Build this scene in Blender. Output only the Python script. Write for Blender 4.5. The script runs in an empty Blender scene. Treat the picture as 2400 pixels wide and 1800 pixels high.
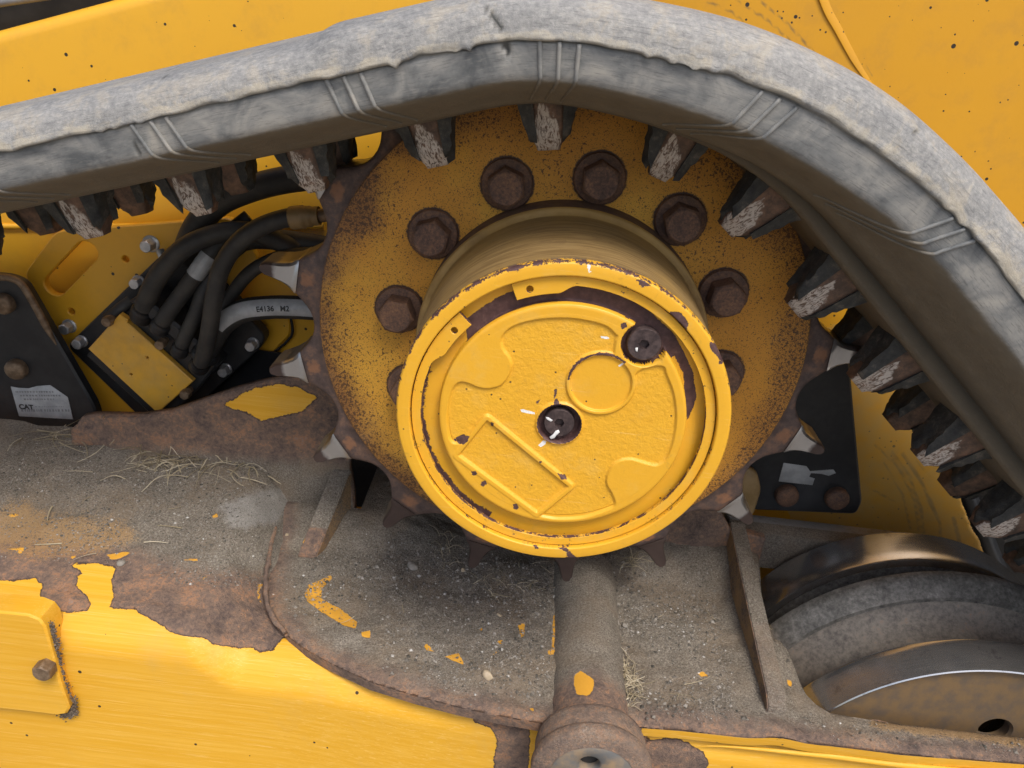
import bpy, bmesh, math, random
import numpy as np
from mathutils import Vector
random.seed(7); RNG = np.random.default_rng(7)
SC = bpy.context.scene; COL = SC.collection
rad = math.radians; cos = math.cos; sin = math.sin; pi = math.pi

# ------------------------------------------------------------------ camera, world, sun, exposure
CAM = np.array([-0.0463, -0.8131, 0.3281]); PITCH, YAW, ROLL = 0.44527, -0.0030, 0.11313; FPX = 1834.3; KPX = 2400/2212
def cam_basis():
    cp, sp, cy, sy = cos(PITCH), sin(PITCH), cos(YAW), sin(YAW)
    f = np.array([sy*cp, cy*cp, -sp]); r = np.array([cy, -sy, 0]); u = np.cross(r, f)
    return r*cos(ROLL)+u*sin(ROLL), -r*sin(ROLL)+u*cos(ROLL), f
CR, CU, CF = cam_basis()
cd = bpy.data.cameras.new("camera"); cam = bpy.data.objects.new("camera", cd); COL.objects.link(cam)
cd.sensor_width = 36; cd.lens = 36*FPX/2400; cd.clip_start = 0.02; cd.clip_end = 500
from mathutils import Matrix
cam.matrix_world = Matrix(((CR[0], CU[0], -CF[0], CAM[0]), (CR[1], CU[1], -CF[1], CAM[1]), (CR[2], CU[2], -CF[2], CAM[2]), (0, 0, 0, 1)))
cd.dof.use_dof = True; cd.dof.focus_distance = 0.80; cd.dof.aperture_fstop = 16.0
SC.camera = cam
W = bpy.data.worlds.new("World"); SC.world = W; W.use_nodes = True
sk = W.node_tree.nodes.new("ShaderNodeTexSky"); sk.sky_type = 'NISHITA'; sk.sun_disc = False
SUN_EL, SUN_AZ = 58, 25           # degrees; azimuth measured from -Y (the viewer's side) towards +X
sk.sun_elevation = rad(SUN_EL); sk.sun_rotation = rad(180-SUN_AZ); sk.dust_density = 4; sk.air_density = 1.0; sk.ozone_density = 1.0
W.node_tree.links.new(sk.outputs[0], W.node_tree.nodes["Background"].inputs[0])
W.node_tree.nodes["Background"].inputs[1].default_value = 0.105
sl = bpy.data.lights.new("sun", 'SUN'); sl.energy = 1.35; sl.angle = rad(20); sl.color = (1, 0.96, 0.9)
so = bpy.data.objects.new("sun", sl); COL.objects.link(so)
sdir = Vector((sin(rad(SUN_AZ))*cos(rad(SUN_EL)), -cos(rad(SUN_AZ))*cos(rad(SUN_EL)), sin(rad(SUN_EL))))
so.rotation_euler = sdir.to_track_quat('Z', 'Y').to_euler(); so.location = sdir*5
SC.view_settings.view_transform = 'Standard'; SC.view_settings.look = 'None'; SC.view_settings.exposure = 0.8; SC.view_settings.gamma = 1
SC.render.engine = 'CYCLES'; SC.cycles.use_denoising = True; SC.cycles.denoiser = 'OPENIMAGEDENOISE'; SC.cycles.denoising_prefilter = 'NONE'; SC.cycles.denoising_input_passes = 'RGB_ALBEDO_NORMAL'; SC.cycles.max_bounces = 8; SC.cycles.caustics_reflective = False; SC.cycles.caustics_refractive = False

# ------------------------------------------------------------------ measuring helpers (photo readings -> places on known planes)
def rayd(u, v): return ((u*KPX-1200)/FPX)*CR-((v*KPX-900)/FPX)*CU+CF
def at(u, v, Y):
    d = rayd(u, v); return CAM+d*((Y-CAM[1])/d[1])
def atz(u, v, Z):
    d = rayd(u, v); return CAM+d*((Z-CAM[2])/d[2])
def xz(pts, Y): return [(float(p[0]), float(p[2])) for p in (at(u, v, Y) for u, v in pts)]
def pix(V):
    q = np.asarray(V)-CAM; w = q@CF
    return np.stack([(1200+FPX*(q@CR)/w)/KPX, (900-FPX*(q@CU)/w)/KPX], 1)
def segdist(P, A, B):
    d = B-A; t = np.clip(((P-A)@d)/(d@d+1e-12), 0, 1); return np.linalg.norm(P-A-t[:, None]*d, axis=1)
def linedist(P, L):
    L = np.asarray(L, float); return np.min([segdist(P, L[i], L[i+1]) for i in range(len(L)-1)], 0)
def sdf(P, poly):                                   # positive inside
    poly = np.asarray(poly, float); n = len(poly); D = np.full(len(P), 1e9); ins = np.zeros(len(P), bool)
    for i in range(n):
        A, B = poly[i], poly[(i+1) % n]; D = np.minimum(D, segdist(P, A, B))
        c = ((A[1] > P[:, 1]) != (B[1] > P[:, 1])); x = (B[0]-A[0])*(P[:, 1]-A[1])/((B[1]-A[1]) or 1e-9)+A[0]
        ins ^= c & (P[:, 0] < x)
    return np.where(ins, D, -D)
def sstep(x, a, b):
    t = np.clip((x-a)/(b-a), 0, 1); return t*t*(3-2*t)
def vnoise(n, k, seed=0):                           # smooth 1-D noise in -1..1
    r = np.random.default_rng(seed).uniform(-1, 1, n//k+4); x = np.arange(n)/k; i = x.astype(int); f = x-i; f = f*f*(3-2*f)
    return r[i]*(1-f)+r[i+1]*f
def noise2(x, y, s, seed=0):
    r = np.random.default_rng(seed).uniform(-1, 1, (64, 64)); x = np.asarray(x)*s+100; y = np.asarray(y)*s+100
    i = np.floor(x).astype(int); j = np.floor(y).astype(int); f = x-i; g = y-j; f = f*f*(3-2*f); g = g*g*(3-2*g)
    a = lambda p, q: r[p % 64, q % 64]
    return (a(i, j)*(1-f)+a(i+1, j)*f)*(1-g)+(a(i, j+1)*(1-f)+a(i+1, j+1)*f)*g
def catmull(P, k=10):
    P = [np.asarray(p, float) for p in P]; P = [2*P[0]-P[1]]+P+[2*P[-1]-P[-2]]; o = []
    for i in range(1, len(P)-2):
        for j in range(k):
            t = j/k; a, b, c, d = P[i-1:i+3]
            o.append(.5*((2*b)+(c-a)*t+(2*a-5*b+4*c-d)*t*t+(3*b-a-3*c+d)*t**3))
    return np.array(o+[P[-2]])
def smooth_poly(pts, k=5):
    P = list(pts); P = [P[-1]]+P+P[:2]; o = []
    P = [np.asarray(p, float) for p in P]
    for i in range(1, len(P)-2):
        for j in range(k):
            t = j/k; a, b, c, d = P[i-1:i+3]
            o.append(.5*((2*b)+(c-a)*t+(2*a-5*b+4*c-d)*t*t+(3*b-a-3*c+d)*t**3))
    return [tuple(p) for p in o]

# ------------------------------------------------------------------ object helpers
WL = {}
def thing(name, label, cat, loc=(0, 0, 0), group=None):
    o = bpy.data.objects.new(name, None); COL.objects.link(o); o.location = loc; o.empty_display_size = .02
    o['label'] = label; o['category'] = cat
    if group: o['group'] = group
    WL[o.name] = np.array(loc, float); return o
def tag(o, label, cat, group=None, kind=None):
    o['label'] = label; o['category'] = cat
    if group: o['group'] = group
    if kind: o['kind'] = kind
    return o
def obj(name, VF, mat, parent=None, attrs=None, flat=False, loc=None, label=None, local=False):
    V, F = VF; V = np.asarray(V, float).reshape(-1, 3)
    base = WL[parent.name] if parent else np.zeros(3)
    o_loc = np.array(loc, float) if loc is not None else base
    if not local: V = V-o_loc
    me = bpy.data.meshes.new(name); me.from_pydata(V.tolist(), [], [list(map(int, f)) for f in F]); me.validate(); me.update()
    if mat: me.materials.append(mat)
    if not flat: me.shade_smooth()
    dv = {'dirty_frame_paint': dict(bare=-99, dirt=99, dusty=-999, flake=-99, pale=-999), 'hub_paint': dict(chip=-99, white=-99), 'machine_yellow_paint': dict(scuff=-99, dust=-999), 'weathered_fender_paint': dict(scuff=-99, dust=-999), 'sprocket_paint': dict(boltring=-1)}
    attrs = {**(dv.get(mat.name, {}) if mat else {}), **(attrs or {})}
    for k, a in attrs.items():
        t = me.attributes.new(k, 'FLOAT', 'POINT'); a = np.broadcast_to(np.asarray(a, float), (len(me.vertices),)); t.data.foreach_set('value', np.ascontiguousarray(a, dtype=np.float32))
    o = bpy.data.objects.new(name, me); COL.objects.link(o)
    if parent: o.parent = parent; o.location = o_loc-base
    else: o.location = o_loc
    WL[o.name] = o_loc
    if label: o['label'] = label
    return o
def sharp(o, deg=35):                               # smooth shading, but creases kept
    me = o.data; bm = bmesh.new(); bm.from_mesh(me); bm.normal_update(); a = rad(deg)
    for e in bm.edges:
        if len(e.link_faces) == 2 and e.calc_face_angle(0) > a: e.smooth = False
    bm.to_mesh(me); bm.free(); return o
def join(*L):
    V = []; F = []
    for v, f in L:
        n = len(V); V += [tuple(p) for p in v]; F += [tuple(i+n for i in q) for q in f]
    return V, F
def gridF(a, b, wrapb=False):
    F = []
    for i in range(a-1):
        for j in range(b if wrapb else b-1):
            k = (j+1) % b; F.append((i*b+j, i*b+k, (i+1)*b+k, (i+1)*b+j))
    return F
def lathe(prof, n=96, c=(0, 0, 0), cap0=False, cap1=False, a0=0, a1=2*pi):   # prof: (radius, y); axis along Y through c
    full = abs(a1-a0-2*pi) < 1e-6; A = np.linspace(a0, a1, n, endpoint=not full)
    V = [(c[0]+r*cos(t), c[1]+y, c[2]+r*sin(t)) for r, y in prof for t in A]; F = gridF(len(prof), n, full)
    if cap0: F.append(tuple(range(n)))
    if cap1: F.append(tuple(reversed(range((len(prof)-1)*n, len(prof)*n))))
    return V, F
def plate(outline, y0, y1, holes=(), bev=.001, fn=None):     # outline in (x,z); front y0, back y1; real holes; bevelled front arris
    def area(p): return sum(p[i][0]*p[(i+1) % len(p)][1]-p[(i+1) % len(p)][0]*p[i][1] for i in range(len(p)))
    def inset(p, d):
        n = len(p); o = []
        for i in range(n):
            a, b, c = (np.array(p[(i+k) % n]) for k in (-1, 0, 1)); e = b-a; g = c-b
            e = e/(np.linalg.norm(e)+1e-12); g = g/(np.linalg.norm(g)+1e-12); m = np.array([-(e+g)[1], (e+g)[0]]); m = m/(np.linalg.norm(m)+1e-12)
            o.append(tuple(b+m*d/max(.4, abs(m@np.array([-e[1], e[0]])))))
        return o
    if area(outline) < 0: outline = outline[::-1]
    holes = [h[::-1] if area(h) > 0 else h for h in holes]
    bm = bmesh.new(); loops = []
    for p in [outline]+list(holes):
        q = inset(p, bev)
        f = [bm.verts.new((x, y0, z)) for x, z in q]; m = [bm.verts.new((x, y0+bev, z)) for x, z in p]; k = [bm.verts.new((x, y1, z)) for x, z in p]
        loops.append((f, m, k))
    for L in (0, 2):
        E = []
        for t in loops:
            v = t[L]; E += [bm.edges.new((v[i], v[(i+1) % len(v)])) for i in range(len(v))]
        bmesh.ops.triangle_fill(bm, use_beauty=True, use_dissolve=False, edges=E)
    for f, m, k in loops:
        n = len(f)
        for a, b in ((f, m), (m, k)):
            for i in range(n): bm.faces.new((a[i], a[(i+1) % n], b[(i+1) % n], b[i]))
    bmesh.ops.recalc_face_normals(bm, faces=bm.faces)
    bm.verts.index_update(); V = [tuple(v.co) for v in bm.verts]; F = [tuple(v.index for v in f.verts) for f in bm.faces]; bm.free()
    return V, F
def circle(c, r, n=20): return [(c[0]+r*cos(2*pi*i/n), c[1]+r*sin(2*pi*i/n)) for i in range(n)]
def box(x0, x1, y0, y1, z0, z1, b=.002):
    bm = bmesh.new(); bmesh.ops.create_cube(bm, size=1)
    for v in bm.verts: v.co = ((x0+x1)/2+v.co.x*(x1-x0), (y0+y1)/2+v.co.y*(y1-y0), (z0+z1)/2+v.co.z*(z1-z0))
    if b: bmesh.ops.bevel(bm, geom=bm.edges[:], offset=b, segments=2, affect='EDGES')
    bm.verts.index_update(); r = [tuple(v.co) for v in bm.verts], [tuple(v.index for v in f.verts) for f in bm.faces]; bm.free(); return r
def frames(P):
    P = np.asarray(P); T = np.gradient(P, axis=0); T /= np.linalg.norm(T, axis=1)[:, None]; N = []; n = np.array([0, -1.0, .3])
    for t in T:
        n = n-t*(n@t); n = n/np.linalg.norm(n); N.append(n)
    N = np.array(N); return T, N, np.cross(T, N)
def tube(P, r, n=16, caps=True, sq=1):
    P = np.asarray(P); T, N, B = frames(P); r = np.broadcast_to(r, (len(P),))
    V = [tuple(P[i]+r[i]*(cos(a)*N[i]+sq*sin(a)*B[i])) for i in range(len(P)) for a in np.arange(n)*2*pi/n]; F = gridF(len(P), n, True)
    if caps: F += [tuple(range(n)), tuple(reversed(range((len(P)-1)*n, len(P)*n)))]
    return V, F
def hexhead(af, h, rc=None, n=36, yoff=0, rot=0, washer=None):    # axis -Y, foot at y=0
    R = lambda a: af/2/cos(((a+pi/6) % (pi/3))-pi/6)
    A = np.arange(n)*2*pi/n; V = []; rows = [(1, 0), (1, -h*.84), (None, -h*.93), (.8, -h)]
    for k, y in rows:
        for a in A:
            q = R(a)
            r = min(q, af/2*1.03) if k is None else (q if k == 1 else af/2*.9)
            V.append((r*cos(a+rot), y+yoff, r*sin(a+rot)))
    F = gridF(len(rows), n, True); F.append(tuple(reversed(range((len(rows)-1)*n, len(rows)*n))))
    return V, F
def text_mesh(s, size, bold=0.0):
    c = bpy.data.curves.new("lettering", 'FONT'); c.body = s; c.size = size; c.offset = bold; c.align_x = 'LEFT'
    o = bpy.data.objects.new("lettering", c); COL.objects.link(o); dg = bpy.context.evaluated_depsgraph_get()
    me = bpy.data.meshes.new_from_object(o.evaluated_get(dg)); V = [tuple(v.co) for v in me.vertices]; F = [tuple(p.vertices) for p in me.polygons]
    bpy.data.objects.remove(o); bpy.data.meshes.remove(me); bpy.data.curves.remove(c); return V, F

# ------------------------------------------------------------------ materials
class Mat:
    def __init__(s, name):
        s.m = bpy.data.materials.new(name); s.m.use_nodes = True; s.t = s.m.node_tree; s.b = s.t.nodes["Principled BSDF"]; s.co = None
    def n(s, typ, **kw):
        x = s.t.nodes.new("ShaderNode"+typ)
        for k, v in kw.items(): setattr(x, k, v)
        return x
    def lk(s, a, b):
        if hasattr(a, 'links') or hasattr(a, 'is_output'): s.t.links.new(a, b)
        else: b.default_value = a
    def coord(s):
        if s.co is None:
            tc = s.n("TexCoord"); oi = s.n("ObjectInfo"); mu = s.n("VectorMath", operation='SCALE'); ad = s.n("VectorMath", operation='ADD')
            cx = s.n("CombineXYZ"); [s.t.links.new(oi.outputs["Random"], cx.inputs[i]) for i in range(3)]
            s.t.links.new(cx.outputs[0], mu.inputs[0]); mu.inputs["Scale"].default_value = 7.0
            s.t.links.new(tc.outputs["Object"], ad.inputs[0]); s.t.links.new(mu.outputs[0], ad.inputs[1]); s.co = ad.outputs[0]; s.raw = tc.outputs["Object"]
        return s.co
    def scaled(s, v, vec=None):
        m = s.n("Mapping"); s.t.links.new(vec or s.coord(), m.inputs[0]); m.inputs["Scale"].default_value = v; return m.outputs[0]
    def noise(s, sc, det=4, rough=.55, vec=None, dist=0, col=False):
        x = s.n("TexNoise"); s.t.links.new(vec or s.coord(), x.inputs["Vector"]); x.inputs["Scale"].default_value = sc; x.inputs["Detail"].default_value = det
        x.inputs["Roughness"].default_value = rough; x.inputs["Distortion"].default_value = dist; return x.outputs["Color" if col else 0]
    def vor(s, sc, out="Distance", vec=None, feat='F1'):
        x = s.n("TexVoronoi", feature=feat); s.t.links.new(vec or s.coord(), x.inputs["Vector"]); x.inputs["Scale"].default_value = sc; return x.outputs[out]
    def ma(s, op, a, b=0.0, c=None, clamp=False):
        x = s.n("Math", operation=op, use_clamp=clamp); s.lk(a, x.inputs[0]); s.lk(b, x.inputs[1])
        if c is not None: s.lk(c, x.inputs[2])
        return x.outputs[0]
    def step(s, a, lo, hi):                           # smooth 0..1
        x = s.n("MapRange", interpolation_type='SMOOTHSTEP'); s.lk(a, x.inputs[0]); x.inputs[1].default_value = lo; x.inputs[2].default_value = hi; return x.outputs[0]
    def ramp(s, f, stops):
        x = s.n("ValToRGB"); s.t.links.new(f, x.inputs[0]); e = x.color_ramp.elements
        while len(e) < len(stops): e.new(.5)
        for q, (p, c) in zip(e, stops): q.position = p; q.color = (*c, 1)
        return x.outputs[0]
    def mix(s, f, a, b, mode='MIX'):
        x = s.n("MixRGB", blend_type=mode); s.lk(f, x.inputs[0])
        for v, i in ((a, 1), (b, 2)):
            if isinstance(v, tuple): x.inputs[i].default_value = (*v, 1)
            else: s.t.links.new(v, x.inputs[i])
        return x.outputs[0]
    def at(s, name):
        x = s.n("Attribute", attribute_name=name); return x.outputs["Fac"]
    def bump(s, h, dist=.001, strength=1.0, prev=None):
        x = s.n("Bump"); s.t.links.new(h, x.inputs["Height"]); x.inputs["Distance"].default_value = dist; x.inputs["Strength"].default_value = strength
        if prev: s.t.links.new(prev, x.inputs["Normal"])
        return x.outputs[0]
    def done(s, col=None, rough=.5, metal=0.0, nrm=None, spec=None, coat=None):
        b = s.b
        if isinstance(col, tuple): b.inputs["Base Color"].default_value = (*col, 1)
        elif col is not None: s.t.links.new(col, b.inputs["Base Color"])
        s.lk(rough, b.inputs["Roughness"]); s.lk(metal, b.inputs["Metallic"])
        if nrm: s.t.links.new(nrm, b.inputs["Normal"])
        if spec is not None: b.inputs["Specular IOR Level"].default_value = spec
        if coat: b.inputs["Coat Weight"].default_value = coat; b.inputs["Coat Roughness"].default_value = .25
        return s.m
YEL = (.80, .43, .028); YEL2 = (.76, .385, .022); RUST = [(.28, (.05, .030, .026)), (.44, (.11, .066, .050)), (.54, (.19, .105, .066)), (.64, (.30, .155, .08)), (.8, (.36, .23, .15))]
PRIMER = (.085, .042, .036)
def rustcol(m, sc=90): return m.ramp(m.ma('ADD', m.ma('MULTIPLY', m.noise(sc*.25, 5, .65), .45), m.ma('MULTIPLY', m.noise(sc*2, 6, .72, dist=.4), .55)), RUST)
def specks(m, sc, thr, frac):                       # sparse dark dots
    v = m.n("TexVoronoi"); m.t.links.new(m.coord(), v.inputs["Vector"]); v.inputs["Scale"].default_value = sc
    sp = m.n("SeparateColor"); m.t.links.new(v.outputs["Color"], sp.inputs[0])
    keep = m.ma('GREATER_THAN', sp.outputs[0], 1-frac); size = m.ma('MULTIPLY', sp.outputs[1], thr)
    return m.ma('MULTIPLY', keep, m.ma('LESS_THAN', v.outputs["Distance"], size))
def mk_body(name, dirt=.25, sp=.25, A=YEL, B=YEL2):
    m = Mat(name); c = m.mix(m.noise(5, 3), A, B); c = m.mix(m.ma('MULTIPLY', m.step(m.noise(18, 6, .7), .45, .75), dirt), c, (.42, .22, .05))
    f = m.ma('MAXIMUM', m.ma('MAXIMUM', specks(m, 55, .16, sp), specks(m, 140, .2, sp*.35)), specks(m, 28, .10, sp*.5)); c = m.mix(f, c, (.03, .022, .015))
    sc = m.step(m.ma('ADD', m.at('scuff'), m.ma('MULTIPLY', m.ma('SUBTRACT', m.noise(30, 6, .6), .5), 7)), -1.5, 4)
    c = m.mix(m.ma('MULTIPLY', sc, .7), c, (.13, .095, .06))
    du = m.step(m.ma('ADD', m.at('dust'), m.ma('MULTIPLY', m.ma('SUBTRACT', m.noise(40, 5), .5), 60)), -20, 40); c = m.mix(m.ma('MULTIPLY', du, .65), c, (.50, .36, .15))  # pale tone; on the fender it puts brighter light into the paint
    return m.done(c, m.ma('ADD', .32, m.ma('MULTIPLY', m.noise(9, 5), .2)), nrm=m.bump(m.noise(260, 3), .0002, .5), coat=.15)
def mk_hub():
    m = Mat("hub_paint"); c = m.mix(m.noise(14, 4), YEL, YEL2)
    c = m.mix(m.ma('MULTIPLY', m.step(m.noise(35, 6, .7), .5, .8), .3), c, (.60, .27, .02))
    nz = m.ma('SUBTRACT', m.noise(420, 5, .7), .5); n2 = m.ma('SUBTRACT', m.noise(90, 5, .65), .5)
    prim = m.ramp(m.noise(120, 6, .7), [(.3, (.05, .022, .022)), (.55, (.10, .05, .045)), (.75, (.16, .095, .08))])
    ch = m.step(m.ma('ADD', m.at('chip'), m.ma('ADD', m.ma('MULTIPLY', nz, 8), m.ma('MULTIPLY', n2, 7))), -.4, .4)
    ed = m.step(m.ma('ADD', m.at('edge'), m.ma('ADD', m.ma('MULTIPLY', nz, .9), m.ma('MULTIPLY', n2, 1.1))), .50, .56)
    c = m.mix(specks(m, 130, .13, .14), c, (.08, .05, .02))
    c = m.mix(m.ma('MULTIPLY', m.step(m.noise(60, 7, .75, dist=.8), .56, .72), .4), c, (.40, .22, .04)); c = m.mix(m.ma('MULTIPLY', m.step(m.noise(24, 6, .7), .5, .72), .3), c, (.70, .46, .12))
    c = m.mix(m.ma('MULTIPLY', m.step(m.noise(1.0, 4, .7, m.scaled((14, 900, 900))), .64, .70), .45), c, (.88, .60, .20))
    bare = m.ma('MAXIMUM', ch, ed); c = m.mix(bare, c, prim)
    wh = m.step(m.ma('ADD', m.at('white'), m.ma('MULTIPLY', nz, 4)), -.2, .3); c = m.mix(wh, c, (.85, .85, .83))
    du = m.step(m.ma('ADD', m.at('dust'), m.ma('MULTIPLY', n2, .5)), .2, .8); dst = m.noise(1.0, 6, .7, m.scaled((16, 260, 16))); dcol = m.mix(m.step(dst, .38, .62), (.11, .074, .038), (.25, .178, .085)); dcol = m.mix(m.ma('MULTIPLY', m.step(m.noise(55, 6, .7), .55, .7), .6), dcol, (.09, .062, .04)); dcol = m.mix(m.ma('MULTIPLY', m.step(m.noise(9, 4), .45, .65), .45), dcol, (.40, .25, .07))
    c = m.mix(m.ma('MULTIPLY', du, .88), c, dcol)
    cast = m.ma('MULTIPLY', m.at('cast'), m.noise(230, 4, .62, dist=.3)); h = m.ma('ADD', cast, m.ma('MULTIPLY', bare, -.25))
    r = m.ma('ADD', m.ma('ADD', .42, m.ma('MULTIPLY', bare, .2)), m.ma('MULTIPLY', du, .3))
    return m.done(c, r, nrm=m.bump(m.noise(500, 2), .0001, .5, m.bump(h, .0015, .75)))
def mk_sprocket():
    m = Mat("sprocket_paint"); co = m.coord(); sp = m.n("SeparateXYZ"); m.t.links.new(m.raw, sp.inputs[0])
    r = m.ma('SQRT', m.ma('ADD', m.ma('POWER', sp.outputs[0], 2), m.ma('POWER', sp.outputs[2], 2)))
    ny = m.noise(16, 5, .65); c = m.mix(ny, (.66, .315, .030), (.54, .23, .026))
    c = m.mix(m.step(m.noise(7, 4), .45, .7), c, (.70, .37, .04))
    heavy = m.step(m.ma('ADD', r, m.ma('MULTIPLY', m.ma('SUBTRACT', m.noise(13, 4), .5), .11)), .225, .275)
    left_ = m.step(m.ma('ADD', m.ma('ADD', sp.outputs[0], m.ma('MULTIPLY', sp.outputs[2], .45)), m.ma('MULTIPLY', m.ma('SUBTRACT', m.noise(8, 3), .5), .2)), .10, -.12)
    c = m.mix(m.ma('MULTIPLY', heavy, m.ma('ADD', .45, m.ma('MULTIPLY', left_, .45))), c, m.mix(m.noise(60, 5), (.15, .062, .022), (.30, .13, .035)))
    thr = m.ma('SUBTRACT', .628, m.ma('ADD', m.ma('MULTIPLY', heavy, .10), m.ma('MULTIPLY', m.step(m.noise(11, 3), .4, .7), .05)))
    d = m.step(m.ma('SUBTRACT', m.noise(300, 4, .62), thr), 0, .035)
    c = m.mix(m.ma('MULTIPLY', d, .85), c, (.055, .025, .012))
    d2 = m.step(m.ma('SUBTRACT', m.noise(760, 2, .5), m.ma('SUBTRACT', .60, m.ma('MULTIPLY', heavy, .09))), 0, .05); c = m.mix(m.ma('MULTIPLY', d2, .75), c, (.075, .035, .014))
    du = m.step(m.noise(9, 5, .7), .5, .75); c = m.mix(m.ma('MULTIPLY', m.ma('MULTIPLY', du, heavy), .45), c, (.40, .25, .125))
    nb = m.ma('MULTIPLY', m.ma('SUBTRACT', m.noise(260, 4, .7), .5), .006)
    bo = m.step(m.ma('ADD', m.at('boltring'), nb), -.001, .001); c = m.mix(bo, c, (.06, .032, .022))
    rim = m.step(m.ma('ADD', r, m.ma('MULTIPLY', nb, .6)), .2705, .2725)
    rc = m.ramp(m.noise(75, 6, .7), [(.3, (.05, .035, .034)), (.5, (.10, .068, .058)), (.64, (.17, .10, .07)), (.8, (.25, .16, .11))])
    root = m.at('root'); rc = m.mix(m.ma('MULTIPLY', m.step(m.ma('ADD', root, m.ma('MULTIPLY', m.ma('SUBTRACT', m.noise(160, 4),   .5), 1.1)), .55, .95), .55), rc, (.36, .165, .075))
    c = m.mix(rim, c, rc); st = m.at('seat'); c = m.mix(m.ma('MULTIPLY', st, .8), c, m.mix(m.noise(60, 5), (.13, .105, .07), (.22, .18, .12)))
    h = m.ma('ADD', m.noise(330, 4, .65), m.ma('MULTIPLY', rim, m.noise(90, 5)))
    return m.done(c, m.ma('SUBTRACT', .62, m.ma('MULTIPLY', st, .25)), m.ma('MULTIPLY', st, .3), nrm=m.bump(h, .0007, .6))
def mk_steel(name, c0, c1, r0=.25, r1=.45, sc=(30, 300, 30), metal=.9):
    m = Mat(name); v = m.scaled(sc); n = m.noise(1.0, 6, .6, v); c = m.mix(n, c0, c1)
    c = m.mix(m.ma('MULTIPLY', m.step(m.noise(55, 6, .7), .55, .7), .35), c, (.09, .055, .04))
    return m.done(c, m.ma('ADD', r0, m.ma('MULTIPLY', n, r1-r0)), metal, nrm=m.bump(n, .0001, .25))
def mk_tooth():
    m = Mat("worn_tooth_steel"); tip = m.at('tip'); n = m.noise(40, 6, .65)
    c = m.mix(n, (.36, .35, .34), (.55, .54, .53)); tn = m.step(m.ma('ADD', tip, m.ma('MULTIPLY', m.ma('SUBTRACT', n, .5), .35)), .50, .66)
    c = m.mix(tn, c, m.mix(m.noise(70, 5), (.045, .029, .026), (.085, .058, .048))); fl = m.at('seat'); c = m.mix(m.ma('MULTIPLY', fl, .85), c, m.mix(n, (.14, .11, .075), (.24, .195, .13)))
    return m.done(c, m.ma('ADD', .32, m.ma('MULTIPLY', tn, .3)), m.ma('SUBTRACT', .85, m.ma('MULTIPLY', tn, .6)), nrm=m.bump(m.noise(130, 5), .0005, .4))
def mk_rust(name="rusty_steel", dark=1.0, sc=90):
    m = Mat(name); c = m.mix(.0, rustcol(m, sc), (0, 0, 0)); c = m.mix(m.ma('MULTIPLY', m.step(m.noise(35, 4), .5, .75), .5), c, (.12*dark, .07*dark, .05*dark)) if dark < 1 else c
    if dark < 1: c = m.mix(1-dark, c, (.045, .028, .022))
    return m.done(c, .75, .15, nrm=m.bump(m.noise(sc*2.2, 6, .7), .0008, .7))
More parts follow.
